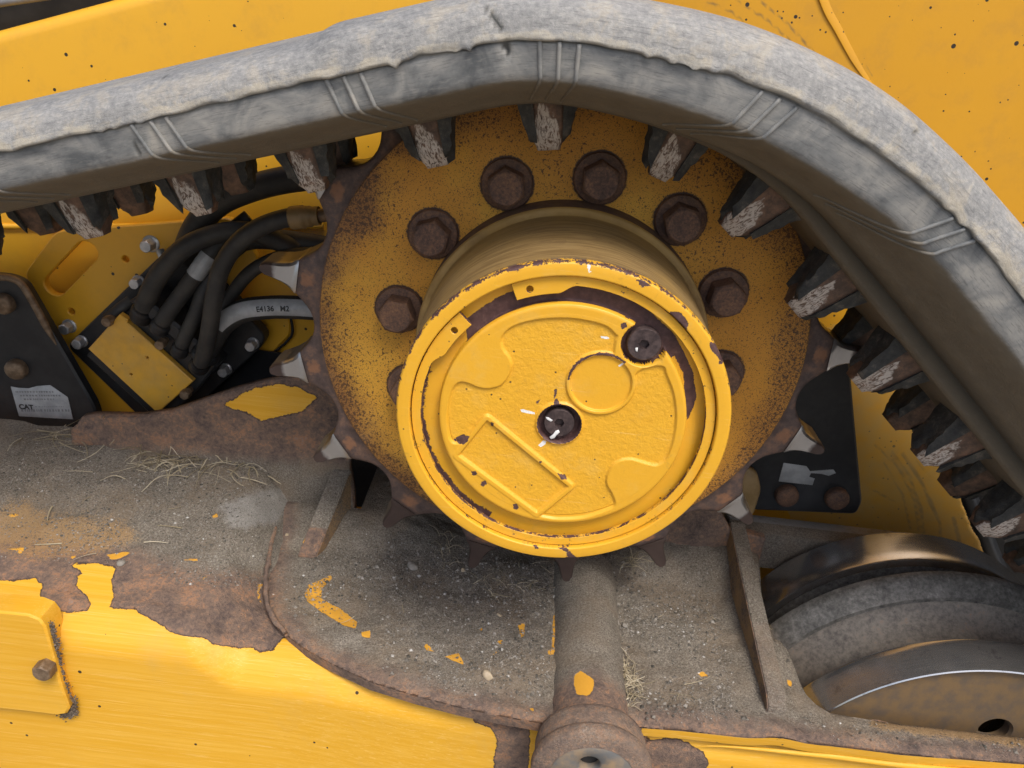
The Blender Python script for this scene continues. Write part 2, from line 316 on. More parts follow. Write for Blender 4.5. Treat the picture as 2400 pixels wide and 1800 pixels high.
def mk_track():
    m = Mat("weathered_track_rubber"); v = m.scaled((1, 1, 1)); big = m.noise(9, 5, .6); mid = m.noise(38, 6, .7, dist=.5); fine = m.noise(230, 5, .75)
    gr = m.ramp(m.ma('ADD', m.ma('MULTIPLY', big, .45), m.ma('MULTIPLY', mid, .55)), [(.36, (.165, .17, .175)), (.46, (.245, .246, .242)), (.55, (.32, .315, .30)), (.68, (.43, .41, .365))])
    c = m.mix(.5, gr, m.ramp(fine, [(.3, (.10, .10, .10)), (.5, (.26, .255, .24)), (.7, (.46, .44, .40))]))
    c = m.mix(m.ma('MULTIPLY', m.step(mid, .5, .64), .32), c, (.43, .36, .25))
    n2 = m.ma('MULTIPLY', m.ma('SUBTRACT', mid, .5), .9)
    smooth = m.step(m.ma('ADD', m.at('side'), n2), .3, .7); sc_ = m.ramp(m.noise(26, 5, .6, dist=.6), [(.32, (.11, .118, .122)), (.45, (.215, .22, .215)), (.55, (.31, .305, .285)), (.7, (.43, .405, .355))])
    c = m.mix(smooth, c, sc_)
    mud = m.step(m.ma('ADD', m.at('mud'), m.ma('MULTIPLY', n2, .35)), .38, .62); c = m.mix(m.ma('MULTIPLY', mud, .92), c, m.mix(m.noise(55, 5), (.115, .094, .065), (.18, .147, .10)))
    pv = m.n("CombineXYZ"); m.t.links.new(m.at('ps'), pv.inputs[0]); m.t.links.new(m.at('pv'), pv.inputs[1]); sv = m.scaled((60, 260, 1), pv.outputs[0])
    strk = m.noise(1.0, 7, .72, sv, dist=.4); c = m.mix(m.ma('MULTIPLY', m.step(strk, .52, .64), .25), c, (.46, .44, .39)); c = m.mix(m.ma('MULTIPLY', m.step(strk, .46, .36), .35), c, (.13, .132, .135))
    scr = m.noise(1.0, 4, .7, m.scaled((60, 900, 1), pv.outputs[0])); c = m.mix(m.ma('MULTIPLY', m.step(scr, .55, .63), .45), c, (.08, .08, .08))
    lip = m.step(m.ma('ADD', m.at('lip'), m.ma('MULTIPLY', n2, 2.0)), .75, 1.1); c = m.mix(m.ma('MULTIPLY', lip, .4), c, (.47, .41, .30))
    mud = m.step(m.ma('ADD', m.at('mud'), m.ma('MULTIPLY', n2, .35)), .38, .62); c = m.mix(m.ma('MULTIPLY', mud, .8), c, m.mix(m.noise(55, 5), (.115, .094, .065), (.18, .147, .10)))
    dk = m.at('groove'); c = m.mix(m.ma('MULTIPLY', dk, .85), c, (.035, .035, .03))
    hr = m.ma('MULTIPLY', m.ma('SUBTRACT', 1.0, smooth), m.ma('ADD', m.noise(300, 5, .8), m.ma('MULTIPLY', mid, 2.0)))
    h = m.ma('ADD', hr, m.ma('MULTIPLY', m.noise(150, 5), .35))
    return m.done(c, m.ma('SUBTRACT', .72, m.ma('MULTIPLY', m.ma('MULTIPLY', smooth, m.ma('SUBTRACT', 1.0, mud)), .22)), nrm=m.bump(h, .0012, .55))
def mk_rubber():
    m = Mat("torn_black_rubber"); n = m.noise(70, 6, .7); c = m.ramp(n, [(.35, (.02, .021, .022)), (.55, (.05, .05, .045)), (.72, (.15, .13, .105))])
    return m.done(c, .7, nrm=m.bump(m.noise(160, 6, .7), .0015, .8))
def mk_lug():
    m = Mat("worn_lug_steel"); co = m.coord(); v = m.scaled((130, 60, 42)); g = m.noise(2.6, 4, .62, v, dist=1.6)
    base = m.ramp(m.noise(80, 5, .7), [(.3, (.05, .034, .026)), (.5, (.12, .075, .052)), (.7, (.24, .135, .085))])
    msk = m.step(m.ma('ADD', m.at('worn'), m.ma('MULTIPLY', m.ma('SUBTRACT', m.noise(150, 4), .5), .55)), .42, .55)
    lines = m.step(g, .38, .56); c = m.mix(m.ma('MULTIPLY', msk, lines), base, (.56, .50, .44))
    return m.done(c, .6, .1, nrm=m.bump(g, .0005, .6))
def mk_frame():
    m = Mat("dirty_frame_paint"); n = m.noise(90, 6, .7); nl = m.noise(22, 5, .6); nf = m.noise(420, 4, .75)
    st = m.noise(1.0, 6, .6, m.scaled((4, 260, 260))); c = m.mix(m.step(st, .35, .7), (.74, .385, .024), (.79, .44, .05)); c = m.mix(m.ma('MULTIPLY', m.step(m.noise(6, 4), .4, .7), .4), c, (.69, .345, .02))
    c = m.mix(m.ma('MULTIPLY', m.step(m.noise(1.0, 5, .7, m.scaled((10, 900, 900))), .56, .66), .55), c, (.90, .62, .20))
    c = m.mix(m.ma('MULTIPLY', m.step(m.noise(1.0, 4, .7, m.scaled((16, 1300, 1300))), .60, .70), .5), c, (.52, .26, .03))
    c = m.mix(m.ma('MULTIPLY', m.step(m.noise(11, 6, .7), .52, .75), .35), c, (.62, .38, .10))
    c = m.mix(specks(m, 60, .15, .18), c, (.06, .04, .02))
    yel = c
    wob = m.ma('ADD', m.ma('MULTIPLY', m.ma('SUBTRACT', n, .5), 16), m.ma('MULTIPLY', m.ma('SUBTRACT', nf, .5), 5))
    bare = m.step(m.ma('ADD', m.at('bare'), wob), -.7, .7)
    rust = m.ramp(m.ma('ADD', m.ma('MULTIPLY', nl, .45), m.ma('MULTIPLY', m.noise(170, 6, .75, dist=.6), .55)), [(.32, (.07, .055, .05)), (.44, (.16, .115, .095)), (.52, (.25, .17, .125)), (.59, (.40, .215, .12)), (.65, (.30, .235, .20)), (.75, (.48, .36, .26))])
    dirt = m.ramp(m.ma('ADD', m.ma('ADD', m.ma('MULTIPLY', nf, .5), m.ma('MULTIPLY', m.noise(900, 3, .7), .35)), m.ma('MULTIPLY', nl, .15)), [(.37, (.055, .046, .036)), (.46, (.165, .142, .113)), (.54, (.265, .232, .188)), (.62, (.42, .375, .315)), (.70, (.64, .60, .53))])
    dirt = m.mix(m.ma('MULTIPLY', m.step(m.noise(12, 4), .45, .65), .55), dirt, m.mix(nf, (.16, .118, .078), (.34, .265, .185)))
    dm = m.step(m.ma('ADD', m.at('dirt'), m.ma('MULTIPLY', m.ma('SUBTRACT', nl, .5), 90)), -30, 30); lay = m.mix(dm, rust, dirt)
    ye = m.step(m.ma('ADD', m.at('dusty'), m.ma('ADD', m.ma('MULTIPLY', m.ma('SUBTRACT', nf, .5), 130), m.ma('MULTIPLY', m.ma('SUBTRACT', nl, .5), 120))), -8, 20); lay = m.mix(m.ma('MULTIPLY', ye, .62), lay, (.42, .25, .095))
    c = m.mix(bare, yel, lay)
    bw = m.ma('ADD', m.at('bare'), wob); eb = m.ma('MULTIPLY', m.step(bw, -1.0, .2), m.step(bw, 3.2, 1.2)); c = m.mix(m.ma('MULTIPLY', eb, .75), c, (.06, .042, .038))
    fk = m.step(m.ma('ADD', m.at('flake'), m.ma('MULTIPLY', wob, .55)), -.6, .6); c = m.mix(fk, c, m.mix(nf, (.62, .30, .035), (.72, .38, .05)))
    wd = m.step(m.ma('ADD', m.at('pale'), m.ma('MULTIPLY', m.ma('SUBTRACT', n, .5), 45)), -5, 14); c = m.mix(m.ma('MULTIPLY', wd, .6), c, (.40, .39, .37))
    bd = m.ma('MULTIPLY', bare, m.ma('SUBTRACT', 1.0, fk))
    h = m.ma('ADD', m.ma('MULTIPLY', bd, m.ma('ADD', nf, m.ma('MULTIPLY', n, 1.2))), m.ma('MULTIPLY', bd, -.9))
    return m.done(c, m.ma('ADD', .50, m.ma('MULTIPLY', bd, .38)), spec=.35, nrm=m.bump(h, .0030, .85))
def mk_simple(name, c0, c1, rough, sc=40, bump=.0004, metal=0.0, det=5):
    m = Mat(name); n = m.noise(sc, det, .65); return m.done(m.mix(m.step(n, .35, .7), c0, c1), rough, metal, nrm=m.bump(m.noise(sc*3, 5, .7), bump, .6))
M_body = mk_body("machine_yellow_paint"); M_fender = mk_body("weathered_fender_paint", .3, .6, (.74, .37, .018), (.66, .31, .014)); M_hub = mk_hub(); M_spr = mk_sprocket(); M_tooth = mk_tooth()
M_bolt = mk_rust("rusted_bolt_steel", .88, 190); M_rust = mk_rust(); M_track = mk_track(); M_rub = mk_rubber(); M_lug = mk_lug(); M_frame = mk_frame()
M_black = mk_simple("black_bracket_paint", (.009, .010, .012), (.022, .022, .023), .45, 30); M_hose = mk_simple("dusty_black_hose", (.022, .022, .022), (.05, .046, .04), .6, 25, .0003)
M_zinc = mk_simple("zinc_plated_steel", (.42, .43, .44), (.62, .62, .62), .35, 60, .0003, .6); M_brass = mk_simple("brown_bolt_steel", (.13, .085, .05), (.27, .19, .12), .55, 90, .0006, .3)
M_stick = mk_simple("grey_sticker_film", (.30, .31, .315), (.42, .43, .435), .4, 50, .0001); M_ink = mk_simple("black_ink", (.02, .02, .02), (.035, .035, .035), .5, 50, 0)
M_inkg = mk_simple("faded_grey_ink", (.17, .17, .175), (.24, .24, .24), .5, 50, 0); M_plug = mk_simple("dark_plug_steel", (.05, .035, .035), (.12, .085, .08), .5, 120, .0004, .35)
M_white = mk_simple("white_paint_marker", (.82, .82, .80), (.7, .7, .68), .5, 200, .0003)
M_rim = mk_steel("polished_roller_steel", (.46, .455, .45), (.62, .615, .61), .14, .30, (30, 420, 30))
def mk_cast(name, stops, r):
    m = Mat(name); n = m.ma('ADD', m.ma('MULTIPLY', m.noise(38, 6, .65, dist=.5), .4), m.ma('MULTIPLY', m.noise(170, 6, .75), .6)); return m.done(m.ramp(n, stops), r, .15, nrm=m.bump(m.noise(240, 5, .7), .0009, .6))
M_cast = mk_cast("grey_cast_iron", [(.34, (.045, .043, .04)), (.47, (.115, .11, .10)), (.58, (.20, .19, .175)), (.7, (.36, .34, .31))], .55)
M_castr = mk_cast("brown_roller_casting", [(.34, (.06, .052, .046)), (.47, (.14, .122, .105)), (.57, (.21, .185, .155)), (.66, (.25, .165, .115)), (.76, (.34, .30, .25))], .6); M_web = mk_simple("dusty_yellow_web", (.19, .122, .058), (.125, .094, .066), .65, 60, .0005)
M_fit = mk_simple("tan_hose_fitting", (.23, .15, .06), (.32, .215, .10), .5, 40, .0004); M_stone = mk_simple("pebble_stone", (.22, .20, .17), (.34, .31, .27), .85, 90, .001)
M_tan = mk_simple("tan_pebble_stone", (.38, .30, .20), (.50, .41, .29), .85, 90, .001); M_ground = mk_simple("gravel_ground", (.17, .155, .135), (.27, .25, .22), .9, 14, .004)
def mk_grit():
    m = Mat("loose_grit"); c = m.ramp(m.at('rnd'), [(0, (.06, .055, .045)), (.45, (.17, .15, .125)), (.85, (.26, .235, .20)), (.97, (.36, .335, .30)), (1, (.58, .57, .54))]); return m.done(c, .85)
def mk_straw():
    m = Mat("dry_straw"); c = m.ramp(m.at('rnd'), [(0, (.22, .175, .10)), (.5, (.42, .355, .235)), (1, (.60, .53, .40))]); return m.done(c, .7)
def mk_grit2():
    m = Mat("packed_dirt"); c = m.ramp(m.at('rnd'), [(0, (.055, .042, .03)), (.3, (.11, .085, .062)), (.5, (.20, .16, .12))]); return m.done(c, .9)
M_grit2 = mk_grit2(); M_grit = mk_grit(); M_straw = mk_straw()

# ------------------------------------------------------------------ ground (below the frame; it bounces light up under the machine)
g = obj("ground", ([(-60, -60, -.92), (60, -60, -.92), (60, 60, -.92), (-60, 60, -.92)], [(0, 1, 2, 3)]), M_ground)
tag(g, "flat gravel ground under the machine", "ground", kind="structure")

# ------------------------------------------------------------------ machine body wall behind everything
YW = .31
bodyT = thing("machine_body", "bright yellow side wall of the tracked machine behind the track", "machine body", (0, YW, 0))
def wallgrid(x0, x1, z0, z1, st, yf, keep=None):
    xs = np.arange(x0, x1+st/2, st); zs = np.arange(z0, z1+st/2, st); X, Z = np.meshgrid(xs, zs, indexing='ij')
    V = np.stack([X.ravel(), yf(X, Z).ravel(), Z.ravel()], 1); F = [tuple(reversed(f)) for f in gridF(len(xs), len(zs))]
    return V, F
# left panel: sheet with a folded, rounded top edge
tl = xz([(-900, 300), (0, 62), (232, 0), (700, -130)], YW)
pA, pB = np.array(tl[1]), np.array(tl[2]); dirA = (pB-pA)/np.linalg.norm(pB-pA); nA = np.array([-dirA[1], dirA[0]])
def sheet(x0, x1, L0, mat, name):
    rows = [(-1.05, 0), (-.03, 0), (-.018, -.0006), (-.012, -.0002), (-.006, .003), (-.002, .009), (0, .018), (0, .05)]
    V = []; cols = np.linspace(x0, x1, 60)
    for t in cols:
        e = pA+dirA*t
        for n, y in rows:
            q = e+nA*n if n > -.5 else np.array([e[0], -.80]); V.append((q[0], YW+y, q[1]))
    return V, [tuple(reversed(f)) for f in gridF(len(cols), len(rows))]
V, F = sheet(-.9, .95, 0, M_body, ""); obj("side_panel", (V, F), M_body, bodyT)
lz = [at(u, 489, YW-.001) for u in (-300, 200, 480, 700)]
obj("panel_ledge", tube(lz, .0045, 8), M_body, bodyT)
# right fender panel with a raised seam
def fy(X, Z): return YW-.012-.10*np.clip(Z-.05, 0, 2)-.05*np.clip(X-.55, 0, 2)
xs0 = .03
V, F = wallgrid(xs0, 1.25, -.62, .85, .006, fy); P = pix(V)
sc = np.full(len(V), -99.)
for L, w in (([(1520, 0), (1580, 25), (1630, 68)], 3.6), ([(1590, 0), (1660, 45), (1720, 100)], 3.8), ([(1640, 0), (1700, 50), (1760, 115)], 4.0), ([(1830, 100), (1850, 130)], 2.5), ([(1843, 130), (1862, 155)], 2.2), ([(1868, 140), (1885, 165)], 2), ([(1835, 150), (1870, 190)], 2.2),
             ([(1890, 960), (1940, 1010), (1975, 1080), (1985, 1150)], 3), ([(1925, 975), (1965, 1030), (1990, 1100), (2000, 1180)], 3.5), ([(1950, 980), (1990, 1040), (2030, 1130), (2035, 1240)], 5), ([(1910, 1000), (1950, 1070), (1968, 1150)], 3), ([(1975, 990), (2010, 1030)], 2.5), ([(1885, 1058), (1935, 1085)], 3), ([(2060, 1120), (2090, 1240)], 5), ([(2010, 1180), (2020, 1260)], 6), ([(1955, 905), (2005, 935)], 2.5)):
    sc = np.maximum(sc, w-linedist(P, L))
# cut the lower right corner away along its worn edge
cut = np.array(xz([(1955, 830), (1995, 890), (2060, 1040), (2115, 1180), (2150, 1270)], YW-.012)); cx = np.interp(-V[:, 2], -cut[:, 1], cut[:, 0], left=9, right=cut[-1, 0])
lim_ = np.where(V[:, 2] < cut[0, 1], cx+noise2(V[:, 2], V[:, 2]*.3, 60, 31)*.003, 9); keep = V[:, 0] <= lim_+.0058; V[:, 0] = np.minimum(V[:, 0], lim_); inside = [f for f in F if all(keep[i] for i in f)]
ids = sorted({i for f in inside for i in f}); mp = {i: k for k, i in enumerate(ids)}
dust = np.where(P[:, 1] > 900, 0, -999.)*1.0; dust = np.where((P[:, 1] > 700) & (P[:, 0] > 1700), 15, -999)  # lower fender made paler: stronger light put into its paint colour
fe = obj("fender_panel", (V[ids], [tuple(mp[i] for i in f) for f in inside]), M_fender, bodyT, attrs=dict(scuff=sc[ids], dust=dust[ids]), label="weathered darker yellow panel with specks and scuffs")  # dust here carries the pale tone for stronger light on the lower fender
md = fe.modifiers.new("thickness", 'SOLIDIFY'); md.thickness = .006; md.offset = -1
bead = [at(u, v, float(fy(np.array(at(u, v, YW)[0]), np.array(at(u, v, YW)[2])))) for u, v in [(1768, -40), (1790, 20), (1812, 60), (1836, 105), (1862, 150), (1900, 205), (1925, 235)]]
bp = catmull(bead, 6); obj("weld_seam", tube(bp, np.interp(np.arange(len(bp)), [0, len(bp)*.55, len(bp)-1], [.0008, .0007, .0001]), 12, sq=9.0), M_fender, bodyT)
# dark cab underside above the left panel, and the dark frame beyond the fender
dk = thing("cab_skirt", "black lower edge of the cab above the yellow wall, top left corner", "cab", (-.7, YW+.05, .3))
V, F = plate([(-1.6, -.1), (-1.6, .7), (.3, .7), (.3, .25)], YW+.055, YW+.09); obj("skirt_panel", (V, F), M_black, dk)
a = at(0, 5, YW+.03); b = at(115, -12, YW+.03)
obj("skirt_trim", tube([tuple(a-(b-a)), tuple(a), tuple(b), tuple(b+(b-a))], .006, 10), M_inkg, dk)
fr = thing("rear_crossmember", "dark steel crossmember seen past the torn edge of the yellow fender", "crossmember", (.75, YW+.1, -.3))
obj("beam", box(.35, 1.3, YW+.09, YW+.2, -.7, .35, .01), M_black, fr)
r0 = at(2040, 960, YW+.04); r1 = at(2150, 1230, YW+.04)
obj("flange", tube([tuple(r0+(r0-r1)*.4), tuple(r0), tuple(r1), tuple(r1+(r1-r0)*.4)], .02, 4), M_black, fr)

# ------------------------------------------------------------------ track frame: left arm, pan, walls, ribs, tube
frameT = thing("undercarriage", "yellow undercarriage beam with a dirt covered top and peeling rusty front edge", "undercarriage", (0, -.1, -.5))
EDGE = [(-900, 1255), (0, 1255), (30, 1255), (75, 1250), (92, 1265), (85, 1290), (88, 1302), (110, 1318), (150, 1325), (190, 1319), (197, 1304), (185, 1285), (165, 1265), (168, 1245), (180, 1236), (155, 1222), (160, 1215), (200, 1217), (250, 1226), (240, 1255), (245, 1290), (235, 1312), (270, 1318), (290, 1314), (300, 1325), (340, 1345), (370, 1366), (400, 1373), (440, 1378), (455, 1391), (520, 1400), (545, 1399), (560, 1409), (590, 1405), (608, 1380), (622, 1372), (660, 1400), (720, 1432), (800, 1470), (900, 1500), (1000, 1526), (1022, 1532), (1025, 1560), (1058, 1572), (1075, 1598), (1068, 1630), (1066, 1700), (1140, 1700), (1145, 1560), (1395, 1560), (1400, 1600), (1440, 1594), (1470, 1596), (1520, 1625), (1530, 1650), (1510, 1690), (1400, 1700), (1385, 1585), (1480, 1580), (1600, 1590), (1700, 1600), (1800, 1608), (1950, 1626), (2212, 1645), (3000, 1720), (3000, -800), (-900, -800)]
def topz(X, Y):                                      # top of the left arm: slopes gently to the front, droops into the pan
    z = -.30-.055*(.15-Y)/.21
    d = sstep(X, -.40, -.325); return z*(1-d)+(-.398)*d
def yfront(X): return -.140-.022*sstep(X, -.32, .02)+.008*sstep(X, .15, .5)
xs = np.concatenate([np.arange(-1.2, -.62, .02), np.arange(-.62, .62, .0035), np.arange(.62, 1.2, .02)]); nt = 130
V = np.zeros((len(xs), nt, 3))
for i, X in enumerate(xs):
    yf = yfront(X); R = .05; prof = []
    tb = np.linspace(.17, yf+R, 60)
    for y in tb: prof.append((y, topz(X, y)))
    z0 = topz(X, yf+R)
    for a in np.linspace(0, pi/2, 22)[1:]: prof.append((yf+R-R*sin(a), z0-R+R*cos(a)))
    for z in np.linspace(z0-R, -.86, 60-10)[1:]: prof.append((yf-.02*(z0-R-z), z))
    while len(prof) < nt: prof.append((prof[-1][0], prof[-1][1]-.002))
    q = np.array(prof[:nt]); V[i, :, 0] = X; V[i, :, 1] = q[:, 0]; V[i, :, 2] = q[:, 1]
V = V.reshape(-1, 3)
P = pix(V); bare = np.minimum(sdf(P, EDGE), 60)
V[:, 2] += np.where(V[:, 2] > -.40, noise2(V[:, 0], V[:, 1], 30, 3)*.0035+noise2(V[:, 0], V[:, 1], 90, 4)*.0015, 0)*sstep(bare, -2, 40); bare = np.where((V[:, 0] > .30) & (V[:, 2] < -.42), -30, bare)
line_y = np.interp(P[:, 0], [-900, 0, 250, 400, 600, 800], [1250, 1250, 1270, 1320, 1340, 1400]); dirt = (line_y-95-P[:, 1])*1.0
dusty = sdf(P, [(-400, 1085), (60, 1090), (140, 1110), (270, 1130), (300, 1160), (220, 1190), (120, 1200), (0, 1190), (-400, 1190)])*1.0
flk = np.max([sdf(P, q) for q in ([(152, 1202), (165, 1197), (164, 1203), (154, 1208)], [(458, 1112), (470, 1111), (472, 1117), (460, 1120)], [(395, 1205), (430, 1203), (430, 1207), (396, 1209)], [(437, 1244), (448, 1240), (446, 1248), (438, 1252)], [(555, 1262), (572, 1255), (560, 1275), (566, 1305), (557, 1295)], [(15, 1185), (35, 1180), (60, 1188), (40, 1200)], [(230, 1195), (270, 1190), (285, 1198), (240, 1210)], [(0, 1110), (20, 1105), (60, 1112), (0, 1118)])], 0)
pale = sdf(P, [(470, 1095), (540, 1060), (620, 1040), (660, 1060), (600, 1130), (530, 1150), (490, 1140)])*1.0
Fs = [tuple(reversed(f)) for f in gridF(len(xs), nt) if not (V[f[0], 0] > .30 and V[f[0], 1] > -.112)]
obj("side_plate", (V, Fs), M_frame, frameT, attrs=dict(bare=bare, dirt=dirt, dusty=dusty, flake=flk, pale=pale))
# pan plate lying between the arm and the roller
ZP = -.385
def pxy(pts, Z=ZP): return [tuple(atz(u, v, Z)[:2]) for u, v in pts]
front = [(585, 1320), (600, 1345), (622, 1370), (660, 1398), (720, 1431), (800, 1468), (900, 1499), (1000, 1525), (1100, 1545), (1185, 1560), (1230, 1563), (1320, 1566), (1380, 1566), (1475, 1573), (1575, 1584), (1700, 1598), (1800, 1606), (1950, 1625), (2212, 1645), (2500, 1672)]
notch = [(2500, 1620), (2212, 1590), (1930, 1559), (1850, 1546), (1795, 1537), (1765, 1519), (1742, 1496), (1727, 1465), (1715, 1432), (1702, 1400), (1685, 1381), (1670, 1376)]
FR = pxy(front); NO = pxy(notch)
left = pxy([(578, 1262), (590, 1190), (605, 1130)]); poly = left[::-1]+FR+NO+[(.345, .28), (-.25, .28), (-.25, .14), (left[2][0]-.01, .14)]
poly = [poly[i] for i in range(len(poly))]
xsg = np.arange(-.40, .80, .003); ysg = np.arange(-.205, .290, .003); X, Y = np.meshgrid(xsg, ysg, indexing='ij'); G = np.stack([X.ravel(), Y.ravel()], 1)
d = sdf(G, poly)                                     # metres
# snap the cells that straddle the outline onto it
gx = (sdf(G+[1e-4, 0], poly)-d)/1e-4; gy = (sdf(G+[0, 1e-4], poly)-d)/1e-4
sn = (np.abs(d) < .0024); G2 = G.copy(); G2[sn, 0] -= gx[sn]*d[sn]; G2[sn, 1] -= gy[sn]*d[sn]
keepv = d > -.0024
zz = ZP+np.where(d > .006, noise2(G2[:, 0], G2[:, 1], 25, 5)*.003+noise2(G2[:, 0], G2[:, 1], 80, 6)*.0018+noise2(G2[:, 0], G2[:, 1], 240, 7)*.0008, 0)*np.clip((d-.004)/.02, 0, 1)
zz += .030*sstep(G2[:, 1], .06, .14)*np.clip((np.abs(G2[:, 0])-.1)/.1, 0, 1)+.006*np.exp(-((G2[:, 0]-.30)/.025)**2)-.003*sstep(d, .012, .0)   # dirt heaped against the back wall and the rib
Fq = [tuple(f) for f in gridF(len(xsg), len(ysg)) if all(keepv[i] for i in f)]
ids = sorted({i for f in Fq for i in f}); mp = {i: k for k, i in enumerate(ids)}; top = np.stack([G2[ids, 0], G2[ids, 1], zz[ids]], 1); Fq = [tuple(mp[i] for i in f) for f in Fq]
cnt = {}
for f in Fq:
    for i in range(4):
        e = (f[i], f[(i+1) % 4]); cnt[e] = 1
bnd = [e for e in cnt if (e[1], e[0]) not in cnt]
V = [tuple(p) for p in top]; low = {}
for a, b in bnd:
    for i in (a, b):
        if i not in low:
            low[i] = (len(V), len(V)+1); x, y, z = top[i]; V.append((x, y, z-.002)); V.append((x, y+.002, z-.016))
Fs = []
for a, b in bnd: Fs += [(b, a, low[a][0], low[b][0]), (low[b][0], low[a][0], low[a][1], low[b][1])]
V = np.array(V); P = pix(V)
ed = -linedist(np.stack([V[:, 0], V[:, 1]], 1), left[::-1]+FR)*1500
bare = np.full(len(V), 60.)
dirt = np.minimum(-ed-28, 200); dirt = np.where(np.arange(len(V)) >= len(top), -90, dirt)
rightlip = (V[:, 0] > .14) & (np.arange(len(V)) >= len(top))
bare = np.where(rightlip, -6+noise2(V[:, 0], V[:, 2], 60, 2)*7, bare)
flakes = ([(657, 1283), (667, 1264), (720, 1240), (717, 1250), (697, 1270), (693, 1293), (735, 1315), (772, 1345), (768, 1358), (740, 1350), (700, 1325), (665, 1300)], [(780, 1365), (800, 1362), (800, 1378), (782, 1376)], [(915, 1393), (925, 1391), (938, 1408), (920, 1404)], [(1075, 1384), (1086, 1382), (1084, 1390), (1076, 1390)], [(1060, 1415), (1080, 1402), (1084, 1398), (1072, 1412)], [(960, 1418), (990, 1410), (1003, 1436), (985, 1430)], [(1120, 1350), (1135, 1344), (1133, 1370), (1125, 1380)], [(1195, 1330), (1200, 1325), (1206, 1380), (1198, 1410), (1192, 1400)], [(1183, 1408), (1196, 1400), (1198, 1414), (1186, 1414)], [(1030, 1360), (1046, 1354), (1040, 1362)], [(1145, 1530), (1155, 1530), (1154, 1538), (1145, 1538)], [(1505, 1455), (1520, 1450), (1530, 1460), (1515, 1462)], [(1700, 1468), (1712, 1470), (1710, 1485), (1700, 1480)])
flk = np.max([sdf(P, q) for q in flakes], 0)
dusty = np.maximum(sdf(P, [(1880, 1552), (2212, 1592), (2500, 1630), (2500, 1650), (2212, 1618), (2000, 1590), (1880, 1570)])*3.0, sdf(P, [(940, 1395), (1110, 1395), (1110, 1440), (960, 1440)])*.6-35)
obj("pan_plate", (V, [tuple(reversed(f)) for f in Fq]+Fs), M_frame, frameT, attrs=dict(bare=bare, dirt=dirt, flake=flk, dusty=dusty))
# the weld bead along the pan's left edge
wl = [(x-.002, y, topz(x-.03, y)*.25+ZP*.75+.002) for x, y in [FR[2], FR[0]]+left]+[(left[2][0], .14, -.375)]
wp = catmull(wl, 10); obj("weld_bead", tube(wp+np.stack([noise2(wp[:, 0], wp[:, 1], 150, 1), noise2(wp[:, 1], wp[:, 0], 150, 2), noise2(wp[:, 0], wp[:, 1], 150, 3)], 1)*.0012, .0034+.0009*vnoise(len(wp), 3, 3), 10), M_frame, frameT, attrs=dict(bare=60, dirt=-22))
# arched back wall
YA = .14
topA = [(150, 930), (163, 920), (173, 904), (200, 899), (300, 901), (367, 891), (433, 868), (500, 845), (550, 831), (620, 815), (690, 795), (760, 778)]
wall = xz(topA, YA); wall += [(-.262, -.20), (-.268, -.29), (-.262, -.33), (-.258, -.40), (-.33, -.40), wall[0]]
wall = wall[:-1]; zl = wall[0]; wall[-1] = (-.36, -.40); wall.append((zl[0]-.005, -.33))
pV, pF = plate(wall, YA, YA+.016, bev=.004)
xsw = np.arange(-.62, .36, .004); zsw = np.arange(-.42, .05, .004); X, Z = np.meshgrid(xsw, zsw, indexing='ij'); G = np.stack([X.ravel(), Z.ravel()], 1)
dw = sdf(G, wall); gx = (sdf(G+[1e-4, 0], wall)-dw)/1e-4; gz = (sdf(G+[0, 1e-4], wall)-dw)/1e-4; sn = np.abs(dw) < .003
G2 = G.copy(); G2[sn, 0] -= gx[sn]*(dw[sn]-.0005); G2[sn, 1] -= gz[sn]*(dw[sn]-.0005); kv = dw > -.003
Fq = [tuple(f) for f in gridF(len(xsw), len(zsw)) if all(kv[i] for i in f)]; ids = sorted({i for f in Fq for i in f}); mp = {i: k for k, i in enumerate(ids)}
Vw = np.stack([G2[ids, 0], YA-.0025+np.clip(.004-dw[ids], 0, .004)*.8, G2[ids, 1]], 1); Fq = [tuple(reversed([mp[i] for i in f])) for f in Fq]
P = pix(Vw); yp = sdf(P, [(486, 874), (520, 852), (560, 836), (600, 829), (640, 836), (687, 857), (668, 874), (655, 888), (620, 896), (588, 903), (565, 909), (540, 893), (505, 885)])
yp2 = sdf(P, [(175, 902), (200, 897), (225, 900), (215, 906), (180, 912)]); yp = np.maximum(yp, yp2)
gr = 940+(P[:, 0]-160)*.06
obj("arch_plate", join((Vw, Fq), (pV, pF)), M_frame, frameT, attrs=dict(bare=np.r_[-yp, np.full(len(pV), 60.)], dirt=np.r_[np.where(P[:, 0] < 760, (P[:, 1]-gr-25)*1.6, -60), np.full(len(pV), -60.)]))
rw = [(.12, -.40), (.13, -.33), (.20, -.27), (.25, -.265), (.29, -.32), (.345, -.33), (.345, -.40)]
sharp(obj("side_wall", plate(rw, YA, YA+.016, bev=.003), M_frame, frameT, attrs=dict(bare=60, dirt=-40)), 40)
mo = thing("gap_light_blocker", "added black drum behind the sprocket that blocks light and darkens the gaps", "light blocker", (0, .2, 0))
sharp(obj("blocker_drum", lathe([(.0001, .085), (.235, .085), (.245, .092), (.248, .11), (.248, .30)], 72), M_black, mo), 30)  # added drum: blocks light so the sprocket gaps look dark
obj("gap_shade_sheet", box(-.60, .20, .286, .292, -.46, -.19, .001), M_black, frameT)  # added black sheet, makes the view past the gusset read as shade
